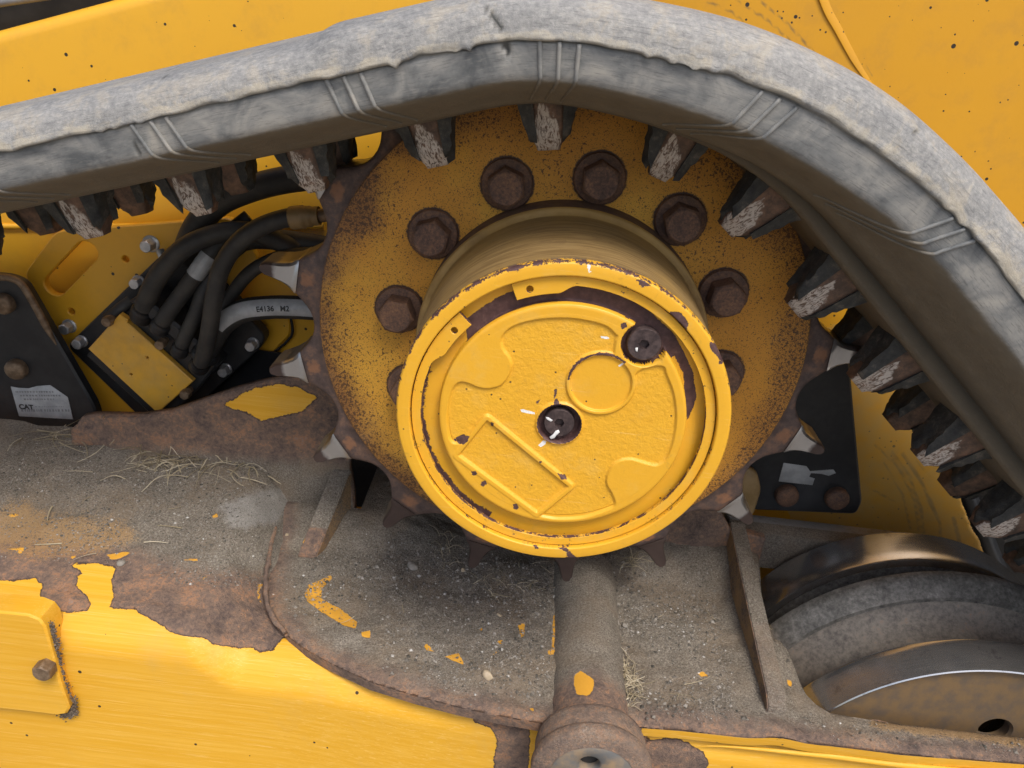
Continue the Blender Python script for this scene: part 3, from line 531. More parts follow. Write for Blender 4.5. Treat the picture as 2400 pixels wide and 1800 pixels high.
# gusset (left) and rib (right), both standing across the pan
def rib(name, x0, x1, pts, mat_attr):                # pts: (y, z) outline
    V = [(x0, y, z) for y, z in pts]+[(x1, y, z) for y, z in pts]; n = len(pts)
    F = [tuple(range(n)), tuple(reversed(range(n, 2*n)))]+[(i, i+n, (i+1) % n+n, (i+1) % n) for i in range(n)]
    bm = bmesh.new(); vs = [bm.verts.new(v) for v in V]; [bm.faces.new([vs[i] for i in f]) for f in F]; bmesh.ops.recalc_face_normals(bm, faces=bm.faces)
    bmesh.ops.bevel(bm, geom=bm.edges[:], offset=.0015, segments=2, affect='EDGES'); bmesh.ops.subdivide_edges(bm, edges=[e for e in bm.edges if e.calc_length() > .03], cuts=24, use_grid_fill=True)
    bm.verts.index_update(); V = np.array([tuple(v.co) for v in bm.verts]); F = [tuple(v.index for v in f.verts) for f in bm.faces]; bm.free()
    return sharp(obj(name, (V, F), M_frame, frameT, attrs=mat_attr(V)))
gv = [(.139, -.292), (.128, -.296), (.060, -.368), (.048, -.380), (.048, -.405), (.139, -.405)]
def gat(V):
    V[:, 0] += -.30*(.139-V[:, 1])                   # the plate runs slightly askew
    return dict(bare=60, dirt=np.where(V[:, 1] < .075, -40, 60), dusty=np.where(V[:, 0] > -.2655-.30*(.139-V[:, 1]), 10., -999), flake=np.where((V[:, 1] < .064) & (V[:, 1] > .058) & (V[:, 0] < -.30), 1, -99))
rib("gusset", -.290, -.264, gv, gat)
rib("rib", .291, .314, [(.155, -.315), (-.122, -.366), (-.134, -.374), (-.138, -.40), (.155, -.40)], lambda V: dict(bare=60, dirt=np.where(V[:, 0] > .2925, np.where(V[:, 1] < -.02, 15, 45), -60), dusty=np.where(V[:, 0] < .292, 15., -999)))
rib("rear_bar", .30, .62, [(.165, -.338), (.185, -.330), (.21, -.335), (.21, -.40), (.165, -.40)], lambda V: dict(bare=60, dirt=60, pale=np.where(V[:, 2] > -.337, 12., -999)))
# pivot tube and its end boss
TX, TZ = .084, -.402
tp = [(.0475, .10), (.0475, -.185), (.047, -.19)]; ys = np.linspace(.10, -.19, 90)
V, F = lathe([(.0465+.0006*float(noise2(y, 0, 60, 9)), y) for y in ys], 96, (TX, 0, TZ)); V = np.array(V); P = pix(V)
flk = np.max([sdf(P, q) for q in ([(1240, 1459), (1254, 1449), (1284, 1468), (1280, 1493), (1270, 1503), (1247, 1501), (1240, 1479)],)], 0)
obj("pivot_tube", (V, F), M_frame, frameT, attrs=dict(bare=60, dirt=np.clip((V[:, 1]+.135)*1500, -70, 90), flake=flk))
V, F = lathe([(.044, -.175), (.060, -.188), (.0615, -.194), (.0615, -.212), (.0605, -.2145), (.0645, -.2165), (.0655, -.2195), (.0655, -.228), (.0635, -.2315), (.050, -.232), (.046, -.2335)], 96, (TX, 0, TZ))
V = np.array(V); P = pix(V)
boss = obj("end_boss", (V, F), M_frame, frameT, attrs=dict(bare=60, dirt=-12, dusty=-45))
cv = plate([(TX+.0462*cos(a), TZ+.0462*sin(a)) for a in np.arange(64)*2*pi/64], -.2335, -.20, holes=[circle((TX-.005, TZ+.020), .0115, 24), circle((TX+.022, TZ-.014), .0115, 24), circle((TX-.026, TZ-.012), .0115, 24)], bev=.0015)
obj("end_cap", cv, mk_simple("heat_tinted_steel", (.15, .15, .145), (.34, .24, .14), .6, 35, .0008, .2), boss)
obj("hole_plug", lathe([(.0112, -.222), (.007, -.222), (.003, -.220), (.0001, -.220)], 24, (TX-.005, 0, TZ+.020)), M_black, boss)
obj("hole_plug", lathe([(.0112, -.228), (.007, -.229), (.003, -.227), (.0001, -.227)], 24, (TX+.022, 0, TZ-.014)), M_zinc, boss)
obj("hole_plug", lathe([(.0112, -.222), (.007, -.222), (.003, -.220), (.0001, -.220)], 24, (TX-.026, 0, TZ-.012)), M_black, boss)
# front lip and bead below the right-hand strip
bl = [at(u, v, -.163) for u, v in [(1500, 1612), (1560, 1612), (1640, 1618), (1720, 1626), (1820, 1636), (1950, 1652), (2212, 1680), (2500, 1712)]]
blp = catmull(bl, 8); V, F = tube(blp, np.interp(np.arange(len(blp)), [0, 14, 40], [.0003, .0022, .0040]), 10); obj("lip_bead", (V, F), M_frame, frameT, attrs=dict(bare=-9))
# access cover with its bolt
YC = float(yfront(-.55))-.004
def fz(y): return y
cpts = [(-260, 1360), (-250, 1322), (0, 1322), (60, 1328), (85, 1338), (97, 1353), (110, 1400), (132, 1480), (150, 1530), (143, 1543), (125, 1546), (60, 1538), (0, 1532), (-260, 1510)]
acc = sharp(obj("access_cover", plate(xz(cpts, YC-.010), YC-.010, YC+.02, bev=.0022), M_frame, frameT, attrs=dict(bare=-14)))
gap = [at(u, v, YC-.0065) for u, v in [(102, 1352), (112, 1390), (122, 1440), (135, 1490), (152, 1532), (146, 1547), (125, 1549)]]
gp = catmull(gap, 12)
def octs(C, R, rnd):
    V = []; F = []; rn = []
    for c, r, q in zip(C, R, rnd):
        n = len(V); s = RNG.uniform(.55, 1.2, 6)*r; a = RNG.uniform(0, pi/2); ca, sa = cos(a), sin(a)
        V += [(c[0]+ca*s[0], c[1]+sa*s[0], c[2]), (c[0]-ca*s[1], c[1]-sa*s[1], c[2]), (c[0]-sa*s[2], c[1]+ca*s[2], c[2]), (c[0]+sa*s[3], c[1]-ca*s[3], c[2]), (c[0], c[1], c[2]+s[4]*.8), (c[0], c[1], c[2]-s[5]*.5)]
        F += [(n+i, n+j, n+4) for i, j in ((0, 2), (2, 1), (1, 3), (3, 0))]+[(n+j, n+i, n+5) for i, j in ((0, 2), (2, 1), (1, 3), (3, 0))]; rn += [q]*6
    return V, F, rn
gi = RNG.integers(0, len(gp), 1500); wd = .0016+.0028*np.abs(vnoise(len(gp), 6, 77))[gi]; off = RNG.normal(0, 1, (1500, 3))*wd[:, None]*[1, .25, 1]
V, F, rn = octs(gp[gi]+off+[.0015, .0035, 0], RNG.uniform(.0006, .0019, 1500), RNG.uniform(0, .5, 1500))
ds = obj("dirt_seam", (V, F), M_grit2, frameT, attrs=dict(rnd=rn), flat=True); ds['kind'] = 'stuff'
bc = at(82, 1448, YC-.022)
bo = obj("cover_bolt", hexhead(.0205, .0145), M_brass, acc, local=True, loc=(bc[0]+.004, YC-.010, bc[2]-.004)); sharp(bo)

# ------------------------------------------------------------------ drive sprocket with its hub drum
sprT = thing("drive_sprocket", "rust speckled yellow drive sprocket with a drum hub and sealed round cover", "sprocket", (0, 0, 0))
NT, PH = 17, rad(172.77); PITCHA = 2*pi/NT
TOOTH = [(.1848, .2800), (.155, .2810), (.130, .2838), (.110, .2878), (.093, .2925), (.078, .297), (.065, .3018), (.051, .3065), (.041, .311), (.0315, .319), (.0255, .328), (.0215, .337), (.012, .3425), (0, .3435)]
TD = [p[0] for p in TOOTH][::-1]; TR = [p[1] for p in TOOTH][::-1]
def RT(a):
    d = abs(((a-PH+PITCHA/2) % PITCHA)-PITCHA/2); return float(np.interp(d, TD, TR))
ns = NT*26; A = PH+np.arange(ns)*2*pi/ns
RP = np.array([min(RT(a), .3032) for a in A]); dth = np.array([abs(((a-PH+PITCHA/2) % PITCHA)-PITCHA/2) for a in A])
rows = [(.148, None, 0), (.18, None, 0), (.21, None, 0), (.24, None, 0), (.26, None, 0), (.2705, None, 0), (.2715, None, .0005), (.2725, None, .0018), (None, .35, .0022), (None, .7, .003), (None, .93, .0045), (None, 1, .0075), (None, 1, .020), (None, 1, .042), (None, 1, .056), (None, .9, .060), (.20, None, .060)]
V = []; root = []; seat = []; ring = []
bang = [rad(-5.06+30*k) for k in range(12)]
for r, t, y in rows:
    for k, a in enumerate(A):
        rr = r if r else .2725+(RP[k]-.2725)*t
        V.append((rr*cos(a), y, rr*sin(a))); root.append(0 if r else math.exp(-(dth[k]/.05)**2)*(.25 < t < .9)); seat.append(1.0 if (t == 1 and y > .015) else 0)
V = np.array(V); ring = np.max([.0295-np.hypot(V[:, 0]-.1827*cos(b), V[:, 2]-.1827*sin(b)) for b in bang], 0)
# denser plate face so the rust rings round the bolts stay crisp
obj("sprocket_rim", (V[ns*5:], [tuple(reversed(f)) for f in gridF(len(rows)-5, ns, True)]), M_spr, sprT, attrs=dict(root=root[ns*5:], seat=seat[ns*5:]))
rr = np.arange(.148, .2706, .0025); V = np.array([(r*cos(a), 0, r*sin(a)) for r in rr for a in A]); ring = np.max([.0283-np.hypot(V[:, 0]-.1827*cos(b), V[:, 2]-.1827*sin(b)) for b in bang], 0)
obj("sprocket_plate", (V, [tuple(reversed(f)) for f in gridF(len(rr), ns, True)]), M_spr, sprT, attrs=dict(boltring=ring))
# worn teeth: one mesh, one part per tooth
def tooth_mesh():
    prof = [(d, r) for d, r in TOOTH if r > .3015]; prof = [(.0655, .3005)]+prof
    L = [(r, d*r) for d, r in prof]; R = [(r, -d*r) for d, r in reversed(prof[:-1])]; loop = L+R
    V = []; n = len(loop); tip = []; seat = []
    fy_ = lambda r: .0028+max(0, r-.303)*.06
    for sc_, dy, st in ((.80, 0, 0), (1, .003, 0), (1, .012, .9), (1, .034, 1), (1, .056, 1)):
        for r, s in loop:
            V.append((r-(0 if sc_ == 1 else .001), fy_(r)+dy if dy < .05 else .058-max(0, r-.31)*.25, s*sc_)); tip.append((r-.302)/.042); seat.append(st)
    F = gridF(5, n, True); h = n//2
    for b, rev in ((0, True), (4*n, False)):
        for i in range(h):
            q = (b+i, b+i+1, b+n-2-i, b+n-1-i) if i < h-0 and i+1 < n-2-i else (b+i, b+i+1, b+n-1-i)
            if len(set(q)) == len(q): F.append(tuple(reversed(q)) if rev else q)
    return V, F, tip, seat
tv, tf, tt, ts = tooth_mesh(); t0 = None
for k in range(NT):
    a = PH-k*PITCHA
    if t0 is None:
        t0 = obj("tooth", (tv, tf), M_tooth, sprT, attrs=dict(tip=tt, seat=ts), local=True); sharp(t0, 40); o = t0
        bm = bmesh.new(); bm.from_mesh(t0.data); bmesh.ops.recalc_face_normals(bm, faces=bm.faces); bm.to_mesh(t0.data); bm.free()
        shade_tinted = t0.data.copy(); shade_tinted.attributes['tip'].data.foreach_set('value', np.full(len(shade_tinted.vertices), 1.1, np.float32))  # darker copy for the lower teeth: hub shade put into their colour
    else:
        o = t0.copy(); COL.objects.link(o); o.parent = sprT
    if 222 < math.degrees(a) % 360 < 312: o.data = shade_tinted
    o.rotation_euler = (0, -a, 0)
# rusted bolts round the hub: bolt > washer
b0 = None; hv = hexhead(.0350, .024, yoff=-.005); wv = lathe([(.0264, 0), (.0267, -.002), (.0255, -.0045), (.0215, -.0058), (.016, -.0058)], 48)
for k in range(12):
    c = (.1827*cos(bang[k]), 0, .1827*sin(bang[k]))
    if b0 is None:
        b0 = sharp(obj("bolt", hv, M_bolt, sprT, local=True), 30); w0 = sharp(obj("washer", wv, M_bolt, b0, local=True), 40); bb, ww = b0, w0
    else:
        bb = b0.copy(); COL.objects.link(bb); bb.parent = sprT; ww = w0.copy(); COL.objects.link(ww); ww.parent = bb
    bb.location = c; bb.rotation_euler = (random.uniform(-.02, .02), random.uniform(0, 2), 0)
# drum
YF = -.1958
pr_ = [(.1575, -.0005), (.1575, -.034), (.1568, -.037), (.1545, -.0385), (.1502, -.0388)]+[(.1500-.0002*i, -.042-.0148*i) for i in range(10)]+[(.1497, -.186), (.1496, -.1905), (.1490, -.1938), (.1478, -.1955), (.1468, YF), (.1420, YF), (.1385, YF), (.1375, YF), (.1368, -.1950), (.1366, -.1925), (.1366, -.178)]
na = 480; V, F = lathe(pr_, na); V = np.array(V); R_ = np.hypot(V[:, 0], V[:, 2]); P = pix(V)
dust = np.repeat([(.42 if y > -.037 else 1) if y > -.188 else 0 for r, y in pr_], na)*1.0
Aa = np.degrees(np.arctan2(V[:, 2], V[:, 0]))
chips = [[(1368, 601), (1390, 605), (1408, 619), (1390, 622), (1371, 612)], [(1448, 672), (1470, 675), (1488, 696), (1481, 717), (1460, 703), (1444, 682)], [(1530, 736), (1545, 742), (1562, 770), (1570, 790), (1552, 775), (1535, 752)], [(1555, 778), (1563, 783), (1558, 787), (1550, 785)], [(1200, 1181), (1224, 1183), (1236, 1197), (1249, 1206), (1219, 1206), (1232, 1200), (1215, 1188)], [(855, 806), (865, 812), (868, 822), (858, 818)], [(1090, 1152), (1120, 1165), (1100, 1160)], [(1150, 1175), (1160, 1178), (1165, 1186), (1156, 1185)]]
inn = [(1165, 1180), (1190, 1186), (1188, 1189), (1163, 1184)]
chip = np.max([sdf(P, q) for q in chips], 0); chip = np.where(dust > .9, -99, np.where(dust > 0, 6, chip))
ed = np.clip(1-np.abs(R_-.1488)/.004, 0, 1)*(V[:, 1] < -.183)*(.42+.28*np.clip(np.sin(np.radians(Aa-20)), 0, 1)); ed = np.maximum(ed, np.clip(1-np.abs(R_-.1366)/.0014, 0, 1)*(V[:, 1] < -.19)*.44)
white = np.max([sdf(P, q) for q in ([(1268, 571), (1276, 572), (1277, 580), (1269, 581)], [(1269, 583), (1273, 583), (1271, 594), (1268, 592)], [(1278, 582), (1283, 583), (1280, 592), (1276, 592)])], 0)
obj("hub_drum", (V, F), M_hub, sprT, attrs=dict(dust=dust, chip=chip, edge=ed, white=white))
# retaining ring with two eyed ends
def rin(a):                                          # degrees from end A round to end B (137 .. 475.5)
    e = min(a-137, 475.5-a); return .1205+.0068*float(sstep(np.array(e), 16.5, 24.))
aa = np.concatenate([np.linspace(137, 165, 40), np.linspace(166, 446, 200), np.linspace(447, 475.5, 40)])
outl = [(.1357*cos(rad(a)), .1357*sin(rad(a))) for a in aa]+[(rin(a)*cos(rad(a)), rin(a)*sin(rad(a))) for a in aa[::-1]]
YR = YF+.0045
rg = plate(outl, YR, YR+.0045, holes=[circle((.1272*cos(rad(q)), .1272*sin(rad(q))), .0030, 16) for q in (143.6, 109.4)], bev=.0004)
V = np.array(rg[0]); R_ = np.hypot(V[:, 0], V[:, 2])
sharp(obj("retaining_ring", rg, M_hub, sprT, attrs=dict(edge=np.where(V[:, 1] > YR+.0003, .56, .30))), 30)
# cover: a cast relief, built as a fine height field (real steps, pockets and raised lines)
YP = YF+.005
def hp(pts): return [(float(p[0]), float(p[2])) for p in (at(u, v, YP) for u, v in pts)]
c1 = lambda L: hp([(737+x/3, 553+y/3) for x, y in L])
rr = np.arange(.0003, .1368, .00062); na = 720; aa = np.arange(na)*2*pi/na
Rg, Ag = np.meshgrid(rr, aa, indexing='ij'); X = (Rg*np.cos(Ag)).ravel(); Z = (Rg*np.sin(Ag)).ravel(); G = np.stack([X, Z], 1)
innerL = c1([(1790, 520), (1700, 450), (1500, 408), (1300, 412), (1150, 445), (1070, 490), (1036, 545), (1050, 605), (1090, 660), (1105, 715), (1085, 780), (1035, 840), (960, 862), (890, 855), (820, 828), (765, 822), (725, 860), (705, 920), (692, 1000), (688, 1080), (697, 1170), (725, 1212), (770, 1215)])
rect = hp([(1052, 908), (990, 984), (1160, 1108), (1228, 1052)])
innerR = hp([(1175, 1117), (1205, 1121), (1260, 1118), (1310, 1102), (1328, 1090), (1322, 1068), (1310, 1045), (1314, 1022), (1330, 1000), (1360, 992), (1395, 1001), (1420, 1005), (1440, 990), (1455, 950), (1461, 900), (1455, 850), (1440, 810), (1430, 792), (1385, 800), (1358, 830), (1345, 842)])
poly = smooth_poly(innerL, 4)+[rect[0], rect[1]]+smooth_poly(innerR, 4)+[tuple(hp([(1300, 820)])[0]), tuple(hp([(1345, 755)])[0])]
so_ = lambda L: [tuple(p) for p in catmull(L, 6)]
poly = so_(innerL)+hp([(1010, 940), (986, 986), (1155, 1112)])+so_(innerR)+hp([(1325, 770), (1330, 735)])
cD, cL, cU = hp([(1298, 830)])[0], hp([(1208, 917)])[0], hp([(1392, 746)])[0]
dist = lambda c: np.hypot(X-c[0], Z-c[1])
dD, dL, dU = dist(cD), dist(cL), dist(cU)
sp_ = sdf(G, poly); sr = sdf(G, rect)
ww = .0010
low = sstep(sp_, -ww, ww)*.0024                      # recessed field
low = low*(1-sstep(.0305-dD, -ww, ww))*(1-sstep(.0215-dL, -ww, ww))*(1-sstep(.0215-dU, -ww, ww))
ridge = 1-sstep(np.abs(sr+.0022), .0016, .0036); low = low*(1-ridge)-ridge*.0006
low = np.where(sr > 0, np.maximum(low, .0016*sstep(sr, 0, .002)), low)
dep = low+.0026*sstep(.0268-dD, -.0007, .0007)+.010*sstep(.0192-dL, -.0006, .0006)
flo = np.maximum(sstep(Rg.ravel()-.1112, -.0006, .0006), sstep(.0197-dU, -.0006, .0006))
dep = dep*(1-flo)+.011*flo
dep += .0012*np.clip((Rg.ravel()-.1075)/.0035, 0, 1)**2*(1-flo)
V = np.stack([X, YP+dep, Z], 1); P = pix(V)
primer = hp([(1007, 745), (1003, 700), (1040, 672), (1075, 650), (1110, 636), (1160, 640), (1215, 632), (1245, 620), (1290, 622), (1340, 640), (1400, 676), (1460, 730), (1500, 810), (1510, 871), (1488, 922), (1485, 895), (1480, 820), (1462, 780), (1440, 785), (1395, 800), (1355, 780), (1340, 755), (1338, 720), (1362, 700), (1310, 676), (1230, 664), (1165, 671), (1095, 700), (1040, 730)])
chip = np.maximum(np.clip(sdf(G, primer)*2400, -60, 20)*np.where(flo > .5, 1, 0)-99*(flo <= .5), -99)
lowpx = [[(985, 945), (1000, 938), (1013, 943), (1010, 955), (1000, 960), (990, 958)], [(1060, 912), (1068, 914), (1066, 921), (1060, 919)], [(1205, 1023), (1222, 1026), (1225, 1036), (1212, 1036)], [(1018, 1019), (1027, 1016), (1032, 1023), (1026, 1029), (1019, 1026)], [(1040, 1041), (1050, 1036), (1052, 1046), (1043, 1052), (1038, 1048)], [(1110, 1090), (1117, 1088), (1121, 1097), (1115, 1102), (1109, 1098)], [(1165, 998), (1171, 996), (1170, 1001), (1166, 1001)], [(1195, 868), (1203, 860), (1208, 872), (1198, 875)], [(1198, 842), (1203, 838), (1201, 856), (1196, 862)], [(1158, 866), (1166, 864), (1163, 872), (1157, 872)], [(980, 948), (986, 948), (986, 954), (981, 953)], [(1340, 700), (1352, 697), (1354, 706), (1343, 712)]]
cpx = np.max([sdf(P, q) for q in lowpx], 0); chip = np.maximum(chip, np.where(cpx > -8, cpx, -99))
arc = np.where((np.abs(dD-.0287) < .004) & (np.arctan2(Z-cD[1], X-cD[0]) > .9) & (np.arctan2(Z-cD[1], X-cD[0]) < 3.3), 2-np.abs(dD-.0287)*2200, -99); chip = np.maximum(chip, arc)
chip = np.maximum(chip, np.where(dL < .0205, 12, -99)); chip = np.maximum(chip, np.where((dU < .0199), 12, -99))
bot = np.where((Rg.ravel() > .118) & (np.degrees(Ag.ravel()) > 160) & (np.degrees(Ag.ravel()) < 245), (Rg.ravel()-.1262)*900, -99); chip = np.maximum(chip, bot)
white = np.max([sdf(P, q) for q in ([(1124, 885), (1130, 884), (1156, 891), (1155, 895), (1140, 893), (1126, 890)], [(1163, 962), (1173, 951), (1180, 953), (1178, 960), (1168, 966)], [(1297, 726), (1310, 727), (1318, 731), (1308, 733), (1298, 730)], [(1335, 790), (1345, 783), (1348, 786), (1338, 793)])], 0)
cast = .25+.65*sstep(low, .0008, .0020); cast = np.where(Rg.ravel() > .1025, .08, cast); cast = np.where(flo > .5, .1, cast)
Fh = [tuple(reversed(f)) for f in gridF(len(rr), na, True)]
obj("cover_plate", (V, Fh), M_hub, sprT, attrs=dict(chip=chip, white=white, cast=cast, edge=.12), label="round cast cover with raised lines, two plugs and peeled paint")
def plug(c, r, ytop, ybot, whites):
    n = 48; A_ = np.arange(n)*2*pi/n; hexr = lambda a: .0048*cos(pi/6)/cos((a % (pi/3))-pi/6)
    rows = [(r, ybot), (r, ytop+.0010), (r-.0008, ytop), (r*.62, ytop+.0002), (None, ytop+.0004), (None, ytop+.006), (.0001, ytop+.0065)]
    V = [((q or hexr(a))*cos(a)+c[0], y, (q or hexr(a))*sin(a)+c[1]) for q, y in rows for a in A_]
    p = sharp(obj("plug", (V, [tuple(reversed(f)) for f in gridF(len(rows), n, True)]), M_plug, sprT), 40)
    for w in whites:
        pts = [at(u, v, ytop-.0003) for u, v in w]; obj("paint_mark", plate([(q[0], q[2]) for q in pts], ytop-.0006, ytop+.0006, bev=.0002), M_white, p)
plug(cL, .0140, YP+.0025, YP+.0102, [[(1179, 901), (1185, 902), (1194, 908), (1190, 911), (1181, 906)], [(1187, 944), (1195, 938), (1200, 931), (1207, 929), (1209, 934), (1202, 940), (1198, 946), (1190, 949)]])
plug(cU, .0148, YP+.0015, YP+.0115, [[(1372, 752), (1378, 751), (1377, 760), (1373, 758)]])

# ------------------------------------------------------------------ rubber track
trackT = thing("rubber_track", "grey weathered rubber track arching over the sprocket with steel drive lugs inside", "track", (0, 0, .26))
aL, aR = rad(107.6), rad(49.3); RL, RR = .272, .261
nL = np.array([cos(aL), sin(aL)]); dL_ = np.array([sin(aL), -cos(aL)]); nR = np.array([cos(aR), sin(aR)]); dR_ = np.array([sin(aR), -cos(aR)])
ST = .0026
pth = []; nrm = []
for t in np.arange(-1.05, 0, ST): pth.append(nL*RL+dL_*t); nrm.append(nL)
for a in np.arange(aL, aR, -ST/.29): r = RR+(RL-RR)*float(sstep(np.array(a), rad(84), aL)); pth.append(np.array([cos(a), sin(a)])*r); nrm.append(np.array([cos(a), sin(a)]))
for t in np.arange(0, 1.0, ST): pth.append(nR*RR+dR_*t); nrm.append(nR)
pth = np.array(pth); nrm = np.array(nrm)
k = 25; ker = np.ones(k)/k; nrm = np.stack([np.convolve(np.pad(nrm[:, i], k//2, mode='edge'), ker, 'valid') for i in (0, 1)], 1); nrm /= np.linalg.norm(nrm, axis=1)[:, None]
pth = np.stack([np.convolve(np.pad(pth[:, i], k//2, mode='edge'), ker, 'valid') for i in (0, 1)], 1)
# (Y, n, side, mud, groove)
SEC = [(.0, -.006, 0, 1, 0), (-.05, -.006, 0, 1, 0), (-.092, -.006, 0, 1, 0), (-.106, -.0065, 0, 1, 0), (-.110, -.004, 0, 1, .3), (-.1115, .004, 0, 1, 1), (-.120, .0045, 0, 1, 1), (-.1225, -.001, 0, 1, .8), (-.128, -.002, 0, 1, .55), (-.148, -.0015, 0, 1, 0), (-.154, -.0005, 0, 1, 0), (-.1575, .0015, .2, 1, 0), (-.164, .0045, .4, 1, 0), (-.173, .0078, .5, 1, 0), (-.182, .0112, .6, .98, 0), (-.190, .0145, .8, .85, 0), (-.1955, .0172, 1, .6, 0), (-.1990, .0202, 1, .38, 0), (-.2008, .0240, 1, .2, 0), (-.2022, .0295, 1, .08, 0), (-.2036, .035, 1, .02, 0), (-.2048, .040, 1, 0, 0), (-.2054, .0435, 1, 0, 0), (-.2052, .0452, 1, 0, .35), (-.2050, .0462, 1, 0, .6), (-.2085, .0464, .6, 0, .2), (-.2098, .0475, .2, 0, 0), (-.2098, .0490, 0, 0, 0), (-.2088, .0515, 0, 0, 0), (-.2080, .055, 0, 0, 0), (-.2068, .0595, 0, 0, 0), (-.2050, .064, 0, 0, 0), (-.2020, .0683, 0, 0, 0), (-.1978, .072, 0, 0, 0), (-.1925, .0752, 0, 0, 0), (-.186, .0778, 0, 0, 0), (-.178, .0797, 0, 0, 0), (-.166, .0812, 0, 0, 0), (-.150, .0822, 0, 0, 0), (-.12, .083, 0, 0, 0), (-.06, .0832, 0, 0, 0), (0, .083, 0, 0, 0), (.1, .083, 0, 0, 0), (.17, .081, 0, 0, 0), (.203, .068, 0, 0, 0), (.207, .045, 1, 0, 0), (.2, .018, 1, .5, 0), (.155, 0, 0, 1, 0), (.1, -.006, 0, 1, 0), (.05, -.006, 0, 1, 0)]
PVL = np.r_[0, np.cumsum([math.hypot(SEC[j+1][0]-SEC[j][0], SEC[j+1][1]-SEC[j][1]) for j in range(len(SEC)-1)])]
NS, NSEC = len(pth), len(SEC); S_ = np.arange(NS)
rag = vnoise(NS, 9, 1)*.0012+vnoise(NS, 4, 2)*.0008; drip = np.zeros(NS); Vp = pix(np.stack([pth[:, 0]+nrm[:, 0]*.047, np.full(NS, -.21), pth[:, 1]+nrm[:, 1]*.047], 1))[:, 0]
for u, w, h in ((852, 9, .005), (1012, 7, .004), (985, 10, .002), (905, 14, -.002), (1400, 9, .003), (1452, 10, .0028), (1500, 10, .0028), (1540, 8, .002), (1935, 9, .002), (1958, 7, .002), (1985, 8, .0025), (2012, 7, .002), (215, 9, .002), (245, 7, .002), (300, 7, .002)):
    drip += h*np.exp(-((Vp-u)/w)**2)
bulge = vnoise(NS, 26, 5)*.0008+vnoise(NS, 11, 6)*.0006
step_ = sstep(Vp, 655, 735)*.0055-.0045+.0012*vnoise(NS, 40, 8)
nw = int(1.05/ST); na_ = int(abs(aL-aR)*.29/ST); sv_ = (S_-nw-na_)*ST
# the belt edge bells outward where it leaves the sprocket; offsets measured along the belt for ledge, lip, bend, seam and tread edge
dn = lambda S, D: np.convolve(np.pad(np.interp(sv_, S, D), 8, mode='edge'), np.ones(17)/17, 'valid')
d_led = dn([-.12, -.042, .02, .3], [0, .006, .0125, .0125]); d_lip = dn([-.13, -.081, -.026, .008, .031, .104, .231], [0, .0045, .0135, .020, .0250, .0312, .0345])
d_ben = dn([-.15, -.094, -.055, -.016, .029, .06, .101, .211], [0, .0035, .007, .0145, .0272, .0343, .0405, .045]); d_fla = dn([-.22, -.143, -.091, -.06, -.013, .008, .039, .075, .125], [0, .0035, .0085, .0133, .0232, .028, .034, .038, .041])
d_sil = dn([-.20, -.153, -.117, -.075, -.034, 0, .049, .122], [0, .003, .0074, .0130, .0222, .0297, .0375, .0424])
DROW = [0, 2, 3, 7, 10, 12, 18, 26, 34, 43, 46, 49]; DN = np.stack([d_led*.5, d_led, d_led*1.05, (d_led+d_lip)/2, d_lip, d_lip*1.02, d_ben, d_fla, d_sil, d_sil*.9, d_ben, d_led*.5])
V = np.zeros((NS, NSEC, 3)); at_s, at_m, at_g = (np.zeros((NS, NSEC)) for _ in range(3))
for j, (y, n, sd, mu, gr) in enumerate(SEC):
    nn = np.full(NS, n); yy = np.full(NS, y)
    nn = nn+np.array([np.interp(j, DROW, DN[:, i]) for i in range(NS)])
    if 23 <= j <= 29:
        w = 1-abs(j-26)/4.5; nn = nn-(rag+drip)*w; yy = yy-.0012*w*vnoise(NS, 6, 10+j//2)
    if 26 <= j <= 39: nn = nn+step_*sstep(np.array(n), .05, .075); yy = yy-bulge*np.clip((j-25)/4, 0, 1)
    if 11 <= j <= 23: yy = yy+vnoise(NS, 30, 40)*.0007
    if 10 <= j <= 13: nn = nn+vnoise(NS, 7, 30)*.0006
    V[:, j, 0] = pth[:, 0]+nrm[:, 0]*nn; V[:, j, 1] = yy; V[:, j, 2] = pth[:, 1]+nrm[:, 1]*nn
    at_s[:, j] = sd; at_m[:, j] = mu; at_g[:, j] = gr
V = V.reshape(-1, 3); P = pix(V)
near = V[:, 1] < -.12
for L, w in (([(1048, 18), (1072, 45), (1086, 68), (1094, 95), (1100, 110)], 2.6), ([(1083, 92), (1098, 108)], 3.5), ([(350, 150), (358, 170)], 1.6), ([(276, 290), (300, 330)], 1.2), ([(2160, 320), (2155, 380)], 1.6), ([(1980, 285), (1988, 310)], 1.5)):
    dd = linedist(P, L); q = np.clip(1-dd/w/1.6, 0, 1)*near; V[:, 1] += q*.004; at_g.reshape(-1)[:] = np.maximum(at_g.reshape(-1), (dd < w)*near*.9)
VT = V.reshape(NS, NSEC, 3).copy()
obj("track_band", (V, gridF(NS, NSEC, True)), M_track, trackT, attrs=dict(side=at_s.ravel(), mud=at_m.ravel(), groove=at_g.ravel(), ps=np.repeat(S_*ST, NSEC), pv=np.tile(PVL, NS), lip=np.tile([1.0 if 25 <= j <= 28 else (.6 if j in (29, 30) else 0) for j in range(NSEC)], NS)))
def loc_on(u, v, Y):                                 # nearest station of the side face to a photo reading on plane Y
    p = at(u, v, Y)[[0, 2]]; return int(np.argmin(np.linalg.norm(VT[:, 20][:, [0, 2]]-p, axis=1)))
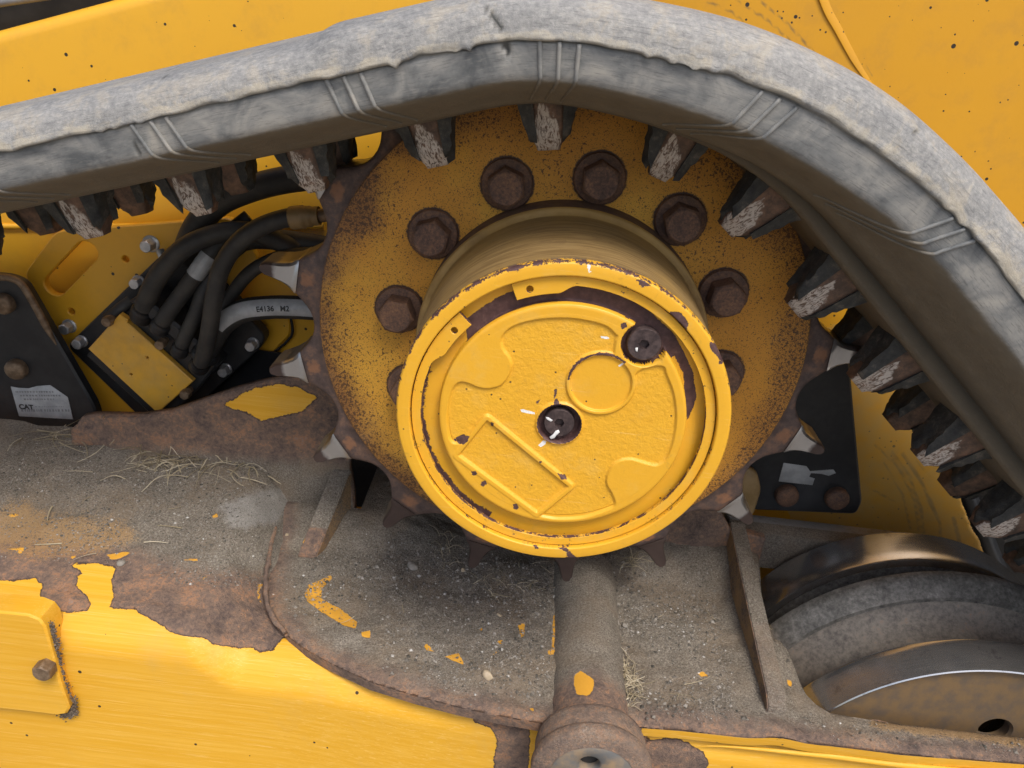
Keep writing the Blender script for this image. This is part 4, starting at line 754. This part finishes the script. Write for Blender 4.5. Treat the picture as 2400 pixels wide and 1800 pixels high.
# moulded ribs: three thin raised lines in each set, following the side and the chamfer
for u, v, sl_ in ((-85, 360, .30), (335, 262, .30), (752, 185, .20), (1205, 160, -.10), (1640, 262, -.42), (2050, 495, -.60)):
    for q in (-1, 0, 1):
        i0 = loc_on(u+q*(38 if u < 1500 else 34), v-(q*8 if u < 700 else (-q*14 if u > 1500 else 0)), -.203); pts = []
        for j in range(11, 24):
            y, n = SEC[j][:2]; lean = max(0, (y+.199))/.045*sl_*.10; fi = min(NS-1., max(0., i0+lean/ST-(.016*sl_*(n-.03)/.03)/ST)); g_ = lambda A_, k_: float(np.interp(fi, S_, A_[:, k_])); i_ = min(NS-2, int(fi)); fr_ = fi-i_; q_ = VT[i_, j]*(1-fr_)+VT[i_+1, j]*fr_; pts.append((q_[0], q_[1]-.0004, q_[2]))
        cv_ = catmull(pts, 3); VV, FF = tube(cv_, np.linspace(.0012, .0019, len(cv_)), 8); obj("mould_rib", (VV, FF), M_track, trackT, attrs=dict(side=1, mud=np.repeat(np.clip(np.interp(np.linspace(0, 1, len(cv_)), [0, .5, .65], [.62, .5, 0]), 0, 1), 8)))
# drive lugs: steel core, torn rubber flaps either side
def lug_core(worn, seed, sh=0.0):
    r = random.Random(seed); V = []; wn = []; rows = []
    ws0, ws1 = .0185+r.uniform(-.001, .001), .0152+r.uniform(-.001, .001)
    nrow = 15; ncol = 40; lean = r.uniform(-.002, .002)
    for i in range(nrow):
        t = i/(nrow-1); n = .006-.057*t; w = ws0+(ws1-ws0)*t; yf, yb = -.030+.014*t, .018-.004*t
        e = sstep(np.array(t), .74, 1.0)*.0055
        rows.append((n, w-e, yf+e, yb-e, lean*t))
    for n, w, yf, yb, ln in rows:
        for k in range(ncol):
            a = 2*pi*(k+.5)/ncol; c, s = cos(a), sin(a); x = math.copysign(abs(c)**.32, c)*w; y = (yf+yb)/2+math.copysign(abs(s)**.32, s)*(yb-yf)/2
            V.append((x+ln, y+sh, n)); t = (.006-n)/.057; front = s < -.35
            wn.append((1.0-abs(x+.002)/(.004+.0115*t))*.9+.42 if (worn and front) else -1)
    F = gridF(nrow, ncol, True); F.append(tuple(range((nrow-1)*ncol, nrow*ncol)))
    return V, F, wn
def lug_flap(side, seed):
    r = random.Random(seed); V = []; nr = 9; ny = 9; xin0, xin1 = .0140, .0110; th0, th1 = .0165+r.uniform(0, .005), .0072
    L = .047+r.uniform(-.009, .003); prof = []
    for i in range(nr):
        t = i/(nr-1)
        for j in range(ny):
            s = j/(ny-1); y = -.031+.044*s+.008*t*(1-s); n = .006-L*t*(1-.12*math.sin(s*7+seed))-r.uniform(-.0025, .0025)*t
            V.append((side*(xin0+(xin1-xin0)*t+.0006), y, n))
    for i in range(nr):
        t = i/(nr-1)
        for j in range(ny):
            s = j/(ny-1); y = -.028+.040*s+.008*t*(1-s)+r.uniform(-.001, .001); n = .006-L*.94*t*(1-.12*math.sin(s*7+seed))-r.uniform(-.003, .003)*t
            V.append((side*(xin0+(xin1-xin0)*t+th0+(th1-th0)*t**.8+r.uniform(-.0012, .0012)), y, n))
    m = nr*ny; F = gridF(nr, ny)+[tuple(reversed([q+m for q in f])) for f in gridF(nr, ny)]
    b = [i*ny for i in range(nr)]; e = [i*ny+ny-1 for i in range(nr)]; bt = [(nr-1)*ny+j for j in range(ny)]
    for L_ in (b, e, bt):
        for p, q in zip(L_[:-1], L_[1:]): F.append((p, q, q+m, p+m))
    bm = bmesh.new(); vs = [bm.verts.new(v) for v in V]
    for f in F:
        try: bm.faces.new([vs[i] for i in f])
        except ValueError: pass
    bmesh.ops.recalc_face_normals(bm, faces=bm.faces); bm.verts.index_update(); V = [tuple(v.co) for v in bm.verts]; F = [tuple(v.index for v in f.verts) for f in bm.faces]; bm.free()
    return V, F
CORES = {}; FLAPS = {}
for w in (0, 1):
    for q in range(4):
        V, F, wn = lug_core(w, q*7+w); o = obj("drive_lug", (V, F), M_lug if w else M_lug, None, attrs=dict(worn=wn), local=True); CORES[w, q] = o.data; bpy.data.objects.remove(o)
for sd in (-1, 1):
    for q in range(4):
        o = obj("rubber_flap", lug_flap(sd, q*5+sd+2), M_rub, None, local=True, flat=False); sharp(o, 50); FLAPS[sd, q] = o.data; bpy.data.objects.remove(o)
def put_lug(u, v, Y, worn, k):
    p = at(u, v, Y)[[0, 2]]; i = int(np.argmin(np.linalg.norm(pth-nrm*.04-p, axis=1))); n = nrm[i]; t = np.array([n[1], -n[0]])
    off = (p-pth[i])@t; c = pth[i]+t*off
    o = bpy.data.objects.new("drive_lug", CORES[worn, k % 4]); COL.objects.link(o); o.parent = trackT
    M = Matrix(((t[0], 0, n[0], c[0]), (0, 1, 0, Y-(-.02 if worn else 0)), (t[1], 0, n[1], c[1]-.26), (0, 0, 0, 1))); o.matrix_local = M
    for sd in (-1, 1):
        f = bpy.data.objects.new("rubber_flap", FLAPS[sd, (k*3+sd) % 4]); COL.objects.link(f); f.parent = o
for k, (u, v) in enumerate([(-55, 565), (185, 500), (418, 443), (673, 394), (936, 349), (1189, 333), (1428, 377), (1602, 487), (1755, 652), (1890, 825), (2018, 993), (2128, 1165)]): put_lug(u, v, -.075, 1, k)
for k, (u, v) in enumerate([(-130, 555), (108, 495), (303, 447), (520, 403), (737, 368), (1842, 735), (1945, 893), (2052, 1045), (2165, 1225)]): put_lug(u, v, .045, 0, k+1)

# ------------------------------------------------------------------ lower roller at the right
ic = (.568, 0, -.545)
rolT = thing("track_roller", "large steel track roller with polished rims at the lower right corner", "roller", ic)
def lpart(name, prof, m, n=220): return sharp(obj(name, lathe(prof, n, ic), m, rolT), 30)
hc = at(2148, 1578, -.098); hcx, hcz = hc[0], hc[2]; hd = math.atan2(hcz-ic[2], hcx-ic[0]); hr = math.hypot(hcx-ic[0], hcz-ic[2])
web = plate([(ic[0]+.237*cos(a), ic[2]+.237*sin(a)) for a in np.arange(160)*2*pi/160], -.099, -.085, holes=[circle((ic[0]+hr*cos(hd+k*2*pi/6), ic[2]+hr*sin(hd+k*2*pi/6)), .0185, 28) for k in range(6)], bev=.003)
sharp(obj("web", web, M_web, rolT), 40)
lpart("hub_boss", [(.0001, -.135), (.07, -.135), (.085, -.125), (.095, -.1), (.11, -.0985)], M_web)
lpart("front_rim", [(.230, -.097), (.2365, -.1035), (.2405, -.1085), (.2425, -.1095), (.2440, -.1085), (.2460, -.100), (.2485, -.09), (.2515, -.076), (.2525, -.070), (.2518, -.067), (.2450, -.0655), (.232, -.064)], M_rim)
lpart("barrel", [(.233, -.066), (.2255, -.062), (.2235, -.054), (.2245, -.042), (.229, -.028), (.238, -.014), (.247, -.005), (.2535, -.002)], M_castr)
lpart("middle_flange", [(.2530, -.002), (.2595, -.0025), (.2615, .0), (.2665, .006), (.2735, .014), (.2775, .021), (.2775, .028), (.273, .033), (.255, .037), (.225, .045)], M_cast)
lpart("rear_neck", [(.226, .044), (.216, .055), (.214, .07), (.222, .083), (.240, .0875)], M_cast)
lpart("rear_rim", [(.238, .087), (.2455, .0885), (.2475, .0895), (.2485, .092), (.2490, .11), (.2495, .14), (.2490, .15), (.245, .154), (.20, .154)], M_rim)

# ------------------------------------------------------------------ brackets, valve block and hoses on the body wall, left of the sprocket
def pbolt(parent, u, v, Y, af, h, m, wash=None, shank=0, name="bolt"):
    c = at(u, v, Y-h); p = (c[0], Y, c[2])
    o = sharp(obj(name, hexhead(af, h, yoff=-(.0025 if wash else 0)), m, parent, local=True, loc=p), 30); o.rotation_euler = (0, random.uniform(0, 1), 0)
    if wash: sharp(obj("washer", lathe([(wash, 0), (wash, -.0018), (wash*.85, -.003), (.004, -.003)], 32), m, o, local=True), 40)
    if shank: obj("shank", lathe([(af*.36, shank), (af*.36, 0)], 20), m, o, local=True)
    return o
def stad(p, q, r, n=14):                             # slot outline
    p, q = np.array(p), np.array(q); a = math.atan2(*(q-p)[::-1]); o = []
    for c, s in ((q, a-pi/2), (p, a+pi/2)): o += [tuple(c+r*np.array([cos(s+pi*i/n), sin(s+pi*i/n)])) for i in range(n+1)]
    return o
def roundpoly(pts, r, n=5):
    o = []; m = len(pts)
    for i in range(m):
        a, b, c = (np.array(pts[(i+k) % m], float) for k in (-1, 0, 1)); d1 = (a-b)/np.linalg.norm(a-b); d2 = (c-b)/np.linalg.norm(c-b); R = min(r, np.linalg.norm(a-b)*.45, np.linalg.norm(c-b)*.45)
        for k in range(n+1):
            t = k/n; o.append(tuple((1-t)**2*(b+d1*R)+2*t*(1-t)*b+t*t*(b+d2*R)))
    return o
Y1 = YW-.036
mp_ = thing("mounting_plate", "yellow mounting plate with a long slanted slot and two small holes", "mounting plate", tuple(at(200, 620, YW)))
def x1(L): return xz(L, Y1)
s0, s1 = x1([(187, 545), (119, 616)]); sr_ = .0165
ho = [circle(p, .0050, 16) for p in x1([(271, 560), (154, 673)])]
outl = roundpoly(x1([(52, 592), (120, 500), (500, 470), (560, 560), (330, 960), (240, 960)]), .012)
sharp(obj("slotted_sheet", plate(outl, Y1, Y1+.012, holes=[stad(s0, s1, sr_)]+ho, bev=.0015), M_body, mp_), 30)
pbolt(mp_, 315, 533, Y1, .0165, .017, M_zinc, .0125); pbolt(mp_, 138, 712, Y1, .0155, .016, M_zinc, .0110)
mud = [tuple(at(u, v, Y1+.006)) for u, v in [(93, 628), (97, 638), (106, 644), (118, 647)]]
obj("mud_clump", tube(catmull(mud, 5), np.linspace(.0055, .0018, 16), 8), mk_simple("dried_mud", (.15, .10, .065), (.30, .20, .13), .9, 60, .002), mp_)
lp = thing("lower_plate", "plain rounded yellow plate behind the lower edge of the black valve block", "plate", tuple(at(560, 760, YW)))
Y2 = YW-.008
sharp(obj("rounded_sheet", plate(roundpoly(xz([(440, 1000), (300, 1000), (420, 830), (520, 690), (560, 655), (622, 676), (630, 722), (596, 752)], Y2), .018), Y2, Y2+.012, bev=.002), M_body, lp), 30)
gp = catmull([tuple(at(u, v, Y2-.0006)) for u, v in [(420, 905), (470, 850), (590, 762), (622, 735), (632, 716), (628, 684)]], 8); obj("groove_shade_strip", tube(gp, .0022, 6), M_black, lp)  # solid black strip drawn in for the shade of the plate's groove
vb = thing("valve_block", "black hydraulic valve block with a tilted yellow cover plate", "valve block", tuple(at(330, 800, YW)))
Y3 = YW-.050
sharp(obj("flange", plate(roundpoly(xz([(143, 748), (366, 533), (440, 560), (500, 640), (548, 698), (574, 728), (563, 752), (416, 885), (360, 960), (325, 925)], Y3), .012), Y3, Y3+.022, bev=.002), M_black, vb), 30)
Y4 = YW-.105
sharp(obj("block", plate(xz([(250, 690), (300, 655), (470, 790), (420, 850), (345, 915), (185, 770)], Y4+.012), Y4+.012, Y3+.004, bev=.003), M_black, vb), 30)
sharp(obj("port_bar", plate(xz([(272, 655), (300, 640), (455, 770), (440, 800)], Y4-.01), Y4-.004, Y3+.004, bev=.004), M_black, vb), 30)
sharp(obj("cover", plate(xz([(258, 679), (276, 691), (274, 697), (284, 705), (417, 824), (340, 893), (190, 754)], Y4), Y4, Y4+.010, holes=[circle(p, .0019, 10) for p in xz([(318, 773), (283, 809)], Y4)], bev=.0012), mk_body("valve_cover_paint", .12, .2), vb, label="flat yellow cover with two small holes"), 30)  # cover paint with less dirt and fewer specks than the body
for u, v, sh in ((228, 697, .05), (343, 747, .05), (397, 855, .05)): pbolt(vb, u, v, Y4+.002, .0135, .013, M_brass, None, sh)
for u, v in ((290, 614), (166, 744), (540, 749), (481, 805)): pbolt(vb, u, v, Y3, .0145, .014, M_zinc, .0095)
obj("pipe_stub", tube([tuple(at(u, v, Y)) for u, v, Y in ((232, 690, .215), (262, 665, .225), (283, 650, .235))], .0085, 14), M_hose, vb)
obj("pipe_stub", tube([tuple(at(u, v, Y)) for u, v, Y in ((345, 540, .26), (352, 560, .255), (330, 590, .25))], .006, 12), M_zinc, vb)
# black bracket with sticker (left edge)
bk = thing("steel_bracket", "black steel bracket with a grey parts sticker at the left edge", "bracket", tuple(at(80, 800, .2)))
YB = .215
ob = roundpoly(xz([(-200, 560), (-60, 590), (18, 598), (50, 612), (205, 880), (225, 980), (-200, 980)], YB), .014)
sharp(obj("bracket_plate", plate(ob, YB, YB+.016, bev=.003), M_black, bk), 30)
eg = catmull([tuple(at(u, v, YB-.0002)) for u, v in [(-10, 599), (18, 600), (42, 610), (58, 630), (80, 668), (105, 715), (122, 745)]], 8); obj("worn_edge", tube(eg, np.r_[np.linspace(.005, .0055, len(eg)-12), np.linspace(.0055, .001, 12)], 8), M_brass, bk)
def domebolt(parent, u, v, Y, r, h, m):
    c = at(u, v, Y-h); return obj("bolt", lathe([(r, 0), (r, -h*.55), (r*.93, -h*.8), (r*.75, -h*.96), (.0005, -h)], 40), m, parent, local=True, loc=(c[0], Y, c[2]))
domebolt(bk, -1, 661, YB, .0150, .014, M_brass); domebolt(bk, 27, 803, YB, .0155, .014, M_brass)
YS = YB-.0006
st = obj("sticker", plate(xz([(23, 835), (40, 838), (62, 839), (80, 834), (108, 832), (146, 858), (158, 906), (41, 899)], YS), YS, YS+.0005, bev=.0001), M_stick, bk)
def flat_text(s, size, u, v, Y, m, parent, ang=None, bold=0.0):
    V, F = text_mesh(s, size, bold); o = at(u, v, Y); e = at(u+20, v+1.2, Y)-o; a = math.atan2(e[2], e[0]); V = [(o[0]+x*cos(a)-y*sin(a), Y, o[2]+x*sin(a)+y*cos(a)) for x, y, z in V]
    return obj("lettering", (V, F), m, parent, flat=True)
flat_text("CAT", .0115, 42, 883, YS-.0004, M_ink, st, bold=.0005)
def ink_lines(rows, m):                              # rows of small print too small to read
    VV = []
    for u0, u1, v, h in rows:
        u = u0
        while u < u1:
            w = random.uniform(2, 6); a = at(u, v, YS-.0003); VV.append(box(a[0], a[0]+w*.0005, YS-.0004, YS-.0001, a[2], a[2]+h, 0)); u += w+random.uniform(1, 2.5)
    obj("small_print", join(*VV), m, st, flat=True)
ink_lines([(34, 118, 848, .0026), (44, 130, 856, .0026), (52, 116, 864, .0026)], M_inkg); ink_lines([(76, 138, 879, .0008), (46, 148, 889, .0040)], M_inkg)
# second black bracket behind the sprocket (right)
b2 = thing("steel_bracket", "black steel bracket with a torn silver sticker behind the sprocket's right side", "bracket", tuple(at(1750, 1000, .2)))
YK = .205
sharp(obj("bracket_plate", plate(roundpoly(xz([(1560, 880), (1835, 770), (1846, 900), (1863, 1086), (1850, 1112), (1560, 1100)], YK), .008), YK, YK+.016, bev=.003), M_black, b2), 30)
YS2 = YK-.0006
obj("torn_sticker", plate(xz([(1693, 1000), (1742, 1007), (1750, 1018), (1800, 1014), (1806, 1022), (1790, 1028), (1776, 1024), (1752, 1022), (1748, 1030), (1760, 1034), (1755, 1048), (1682, 1040)], YS2), YS2, YS2+.0005, bev=.0001), M_stick, b2)
domebolt(b2, 1703, 1078, YK, .0175, .014, M_bolt); domebolt(b2, 1812, 1084, YK, .0175, .014, M_bolt); domebolt(b2, 1745, 950, YK, .012, .02, M_bolt)
obj("side_strap", plate(roundpoly(xz([(1612, 1010), (1636, 1020), (1645, 1060), (1628, 1115), (1600, 1120), (1595, 1040)], .17), .008), .17, .18, bev=.003), M_fit, b2)
# hoses: each a thing of its own
def hose(pts, r, label, m=None, k=10):
    P = catmull([tuple(at(u, v, Y)) for u, v, Y in pts], k); loc = tuple(P[0]); t = thing("hydraulic_hose", label, "hose", loc, "hydraulic hoses beside the sprocket")
    obj("hose_tube", tube(P, r, 22), m or M_hose, t)
    if pts[0][1] > 640: obj("ferrule", tube(P[:7], [r*1.02, r*1.2, r*1.22, r*1.18, r*1.22, r*1.18, r*1.03], 22), M_black, t)
    return t, P
def sleeve(t, P, i0, i1, r, m, name, a0=0, a1=2*pi):
    T, N, B = frames(P); A = np.linspace(a0, a1, 18); V = [tuple(P[i]+r*(cos(a)*N[i]+sin(a)*B[i])) for i in range(i0, i1) for a in A]; return obj(name, (V, gridF(i1-i0, 18)), m, t)
hose([(395, 560, .25), (425, 490, .24), (470, 440, .235), (540, 408, .23), (620, 388, .23), (720, 378, .23), (830, 372, .23), (930, 372, .23)], .0180, "thickest black hose arching highest, just under the track lugs")
hose([(304, 690, .215), (318, 645, .205), (345, 592, .20), (390, 542, .20), (440, 514, .205), (500, 500, .21), (560, 505, .22), (640, 540, .24)], .0135, "black hose bending up from the upper left corner of the valve cover")
hC, PC = hose([(342, 715, .205), (360, 680, .20), (395, 632, .20), (425, 590, .20), (455, 548, .21), (490, 510, .225), (540, 470, .24)], .0118, "black hose with a grey wrapped tag near the middle")
sleeve(hC, PC, 29, 40, .0126, M_stick, "paper_tag")
hose([(385, 765, .205), (400, 728, .20), (425, 672, .20), (442, 625, .205), (470, 575, .22), (520, 530, .24)], .0105, "thin black hose directly behind the front hose")
hD, PD = hose([(428, 795, .20), (440, 770, .185), (452, 715, .17), (463, 640, .16), (480, 575, .155), (518, 521, .15), (565, 489, .15), (615, 472, .15), (640, 470, .15)], .0118, "front black hose curving up to a tan crimped fitting")
P2 = catmull([tuple(at(u, v, .15)) for u, v in [(628, 471), (660, 468), (690, 466)]], 8)
obj("crimped_fitting", tube(P2, [.0142, .0146, .0148, .0148, .0146, .0148, .0146, .0148, .0135, .0132, .0132, .0132, .0118, .0118, .0118, .0118, .0118], 24), M_fit, hD)
P3 = catmull([tuple(at(u, v, .15)) for u, v in [(690, 466), (720, 464), (790, 464)]], 6); obj("fitting_stem", tube(P3, .0085, 16), M_brass, hD)
hose([(455, 740, .22), (478, 680, .215), (505, 630, .215), (545, 585, .215), (600, 557, .22), (660, 549, .225), (740, 552, .23), (800, 560, .23)], .0095, "slim black hose passing behind the upper worn tooth")
hose([(520, 520, .25), (560, 515, .25), (620, 520, .25), (700, 532, .25), (800, 550, .25)], .0150, "short black hose running level behind the tan fitting")
hF, PF = hose([(440, 775, .20), (458, 735, .20), (485, 697, .20), (525, 672, .20), (580, 664, .20), (640, 664, .20), (700, 668, .20), (780, 676, .20)], .0165, "black hose with a white printed band, lowest of the bundle", k=14)
T_, N_, B_ = frames(PF)
sleeve(hF, PF, 26, 92, .01675, M_stick, "printed_band", -.95, .55)
def hose_text(s, size, i0, ang, m):
    V, F = text_mesh(s, size, .0003); L = np.r_[0, np.cumsum(np.linalg.norm(np.diff(PF, axis=0), axis=1))]; o = []
    for x, y, z in V:
        q = L[i0]+x; P_ = np.array([np.interp(q, L, PF[:, k]) for k in range(3)]); n = np.array([np.interp(q, L, N_[:, k]) for k in range(3)]); b = np.array([np.interp(q, L, B_[:, k]) for k in range(3)])
        a = ang+TS*y/.0169; o.append(tuple(P_+.0175*(cos(a)*n+sin(a)*b)))
    return obj("lettering", (o, F), m, hF, flat=True)
TS = 1.0 if B_[50][2] > 0 else -1.0
hose_text("E4136   M2", .0100, 52, -.45*TS if TS > 0 else .1, M_ink)

# ------------------------------------------------------------------ pebbles, grit and dry straw on the dirty tops
def surf(u, v):                                      # point on the pan or arm under a photo reading
    p = atz(u, v, ZP+.001)
    if p[0] > -.34: return np.array([p[0], p[1], ZP+.030*sstep(p[1], .06, .14)])
    for _ in range(8): p = atz(u, v, float(topz(p[0], p[1]))); 
    return p
def pebble(u, v, r, label, m, sq=(1, .8, .7), seed=0):
    c = surf(u, v); rr_ = random.Random(seed); bm = bmesh.new(); bmesh.ops.create_icosphere(bm, subdivisions=3, radius=r)
    ds = [(Vector((rr_.uniform(-1, 1), rr_.uniform(-1, 1), rr_.uniform(-1, 1))).normalized(), rr_.uniform(.55, .85)) for _ in range(9)]
    for w in bm.verts:
        for d_, k_ in ds:
            e = w.co.dot(d_)-r*k_
            if e > 0: w.co -= d_*e*.85
        w.co = Vector((w.co.x*sq[0], w.co.y*sq[1], w.co.z*sq[2]))
    bm.verts.index_update(); V = [tuple(w.co) for w in bm.verts]; F = [tuple(w.index for w in f.verts) for f in bm.faces]; bm.free()
    o = obj("pebble", (V, F), m, None, local=True, loc=(c[0], c[1], c[2]+r*sq[2]*.55)); o.rotation_euler = (0, 0, rr_.uniform(0, 3)); tag(o, label, "pebble", "loose pebbles on the undercarriage")
pebble(1054, 1463, .0072, "pale tan pebble standing alone near the front edge of the dirty pan", M_tan, (1.2, .7, .9), 1)
pebble(890, 1224, .0088, "smooth flat grey pebble below the sprocket teeth, left of the hub", M_stone, (1.2, .9, .5), 2)
pebble(1077, 1330, .0045, "small pinkish tan pebble in the middle of the pan", M_tan, (1.1, .8, .8), 3)
pebble(1329, 1347, .0058, "round grey pebble right of the pivot tube, larger of two touching", M_stone, (1, 1, .8), 4)
pebble(1350, 1352, .0044, "round grey pebble right of the pivot tube, smaller of two touching", M_stone, (1, 1, .8), 5)
pebble(262, 1218, .0060, "pale grey pebble beside the peeled yellow tongue on the left arm", M_stone, (1.1, .9, .6), 6)
pebble(621, 1162, .0058, "brown pebble at the foot of the leaning gusset", M_tan, (1, .9, .9), 7)
pebble(645, 1090, .0095, "grey dirt clod wedged highest beside the gusset", M_stone, (.8, 1.2, .8), 8)
pebble(631, 1122, .0095, "grey dirt clod wedged lower beside the gusset", M_stone, (.9, 1.1, .9), 9)
pebble(1000, 1232, .0042, "small tan pebble under the teeth left of the tube", M_tan, (1, .8, .8), 10)
pn = 60000; X = RNG.uniform(-.37, .62, pn); Y = RNG.uniform(-.18, .135, pn); d_ = sdf(np.stack([X, Y], 1), left[::-1]+FR+NO+[(.345, .14), (left[2][0]-.01, .14)])
dens = np.clip(.35+.8*noise2(X, Y, 14, 21), .05, 1)*np.clip((d_-.004)/.035, .12, 1)+.9*np.exp(-((Y-.02)/.05)**2)*(np.abs(X) < .3)
ok = (d_ > .004) & (RNG.uniform(0, 1, pn) < dens) & ~((np.abs(X-TX) < .036) & (Y < .08)); X, Y = X[ok], Y[ok]
Z = ZP+noise2(X, Y, 25, 5)*.003+noise2(X, Y, 80, 6)*.0018+.030*sstep(Y, .06, .14)*np.clip((np.abs(X)-.1)/.1, 0, 1)+.0004
R_ = .0004+.0006*RNG.exponential(.8, len(X)); R_ = np.clip(R_, .0004, .0034); big = RNG.uniform(0, 1, len(X)) < .012; R_[big] = RNG.uniform(.002, .0042, big.sum()); g1 = (np.stack([X, Y, Z], 1), R_, RNG.uniform(0, 1, len(X)))
pn = 26000; X = RNG.uniform(-.75, -.345, pn); Y = RNG.uniform(-.10, .14, pn); P = pix(np.stack([X, Y, topz(X, Y)], 1)); lim = np.interp(P[:, 0], [0, 250, 400, 600], [1215, 1215, 1260, 1290])
ok = (P[:, 1] < lim) & (RNG.uniform(0, 1, pn) < np.clip(.4+.8*noise2(X, Y, 14, 22), .05, 1)); X, Y = X[ok], Y[ok]
Z = topz(X, Y)+noise2(X, Y, 30, 3)*.0035+noise2(X, Y, 90, 4)*.0015+.0003; R_ = np.clip(.0004+.0006*RNG.exponential(.7, len(X)), .0004, .0026)
V, F, rn = octs(np.r_[g1[0], np.stack([X, Y, Z], 1)], np.r_[g1[1], R_], np.r_[g1[2], RNG.uniform(0, 1, len(X))])
tag(obj("loose_grit", (V, F), M_grit, None, attrs=dict(rnd=rn), flat=True), "fine grey grit scattered over the dirty undercarriage tops", "grit", kind="stuff")
def straws(L):
    VV = []; rn = []
    for p, az, ln, lift, r, cur in L:
        n = 7; P_ = []; a = az
        for i in range(n):
            t = i/(n-1); P_.append((p[0], p[1], p[2]+.0008+lift*math.sin(pi*min(1, t*1.1))*ln*.6+lift*t*ln*.3)); p = (p[0]+cos(a)*ln/(n-1), p[1]+sin(a)*ln/(n-1), p[2]); a += cur/(n-1)
        v, f = tube(P_, r*np.linspace(1, .45, n), 4, sq=.6); VV.append((v, f)); rn += [random.random()]*len(v)
    V, F = join(*VV); return V, F, rn
def tuft(name, label, spots, r=(.0006, .0017)):
    L = []
    for u, v, w, h, n, ln, lift in spots:
        for _ in range(n):
            p = surf(u+random.gauss(0, w), v+random.gauss(0, h)); L.append((tuple(p), random.uniform(0, 2*pi), random.uniform(.4, 1)*ln, random.uniform(0, lift), random.uniform(*r), random.uniform(-1, 1)))
    V, F, rn = straws(L); tag(obj(name, (V, F), M_straw, None, attrs=dict(rnd=rn), flat=True), label, "dry grass", kind="stuff")
tuft("dry_grass", "dry straw scattered along the back of the left arm", [(110, 945, 45, 8, 26, .065, .12), (330, 975, 45, 20, 60, .065, .35), (420, 998, 60, 20, 56, .06, .3), (560, 1000, 50, 16, 26, .045, .2), (655, 1070, 14, 22, 22, .03, .4), (250, 1150, 120, 60, 9, .035, .05)])
tuft("dry_grass", "matted straw caught in the crack right of the pivot tube", [(1345, 1445, 8, 16, 40, .028, .3), (1358, 1490, 7, 28, 50, .026, .35), (1375, 1475, 14, 20, 10, .03, .2)], (.0004, .0010))
tuft("dry_grass", "pale straw sprig and stalks lying under the hub's lower teeth", [(1365, 1230, 6, 4, 22, .035, .35), (960, 1200, 16, 18, 18, .035, .6), (1120, 1255, 60, 14, 26, .03, .3), (1060, 1275, 30, 8, 5, .04, .1)], (.0004, .0011))
tuft("dry_grass", "few thin straws spread over the dirt pan", [(1480, 1490, 30, 12, 5, .05, .05), (900, 1330, 90, 60, 10, .035, .04), (1560, 1330, 60, 60, 10, .03, .05), (1250, 1500, 20, 20, 3, .03, .05)], (.0004, .0009))
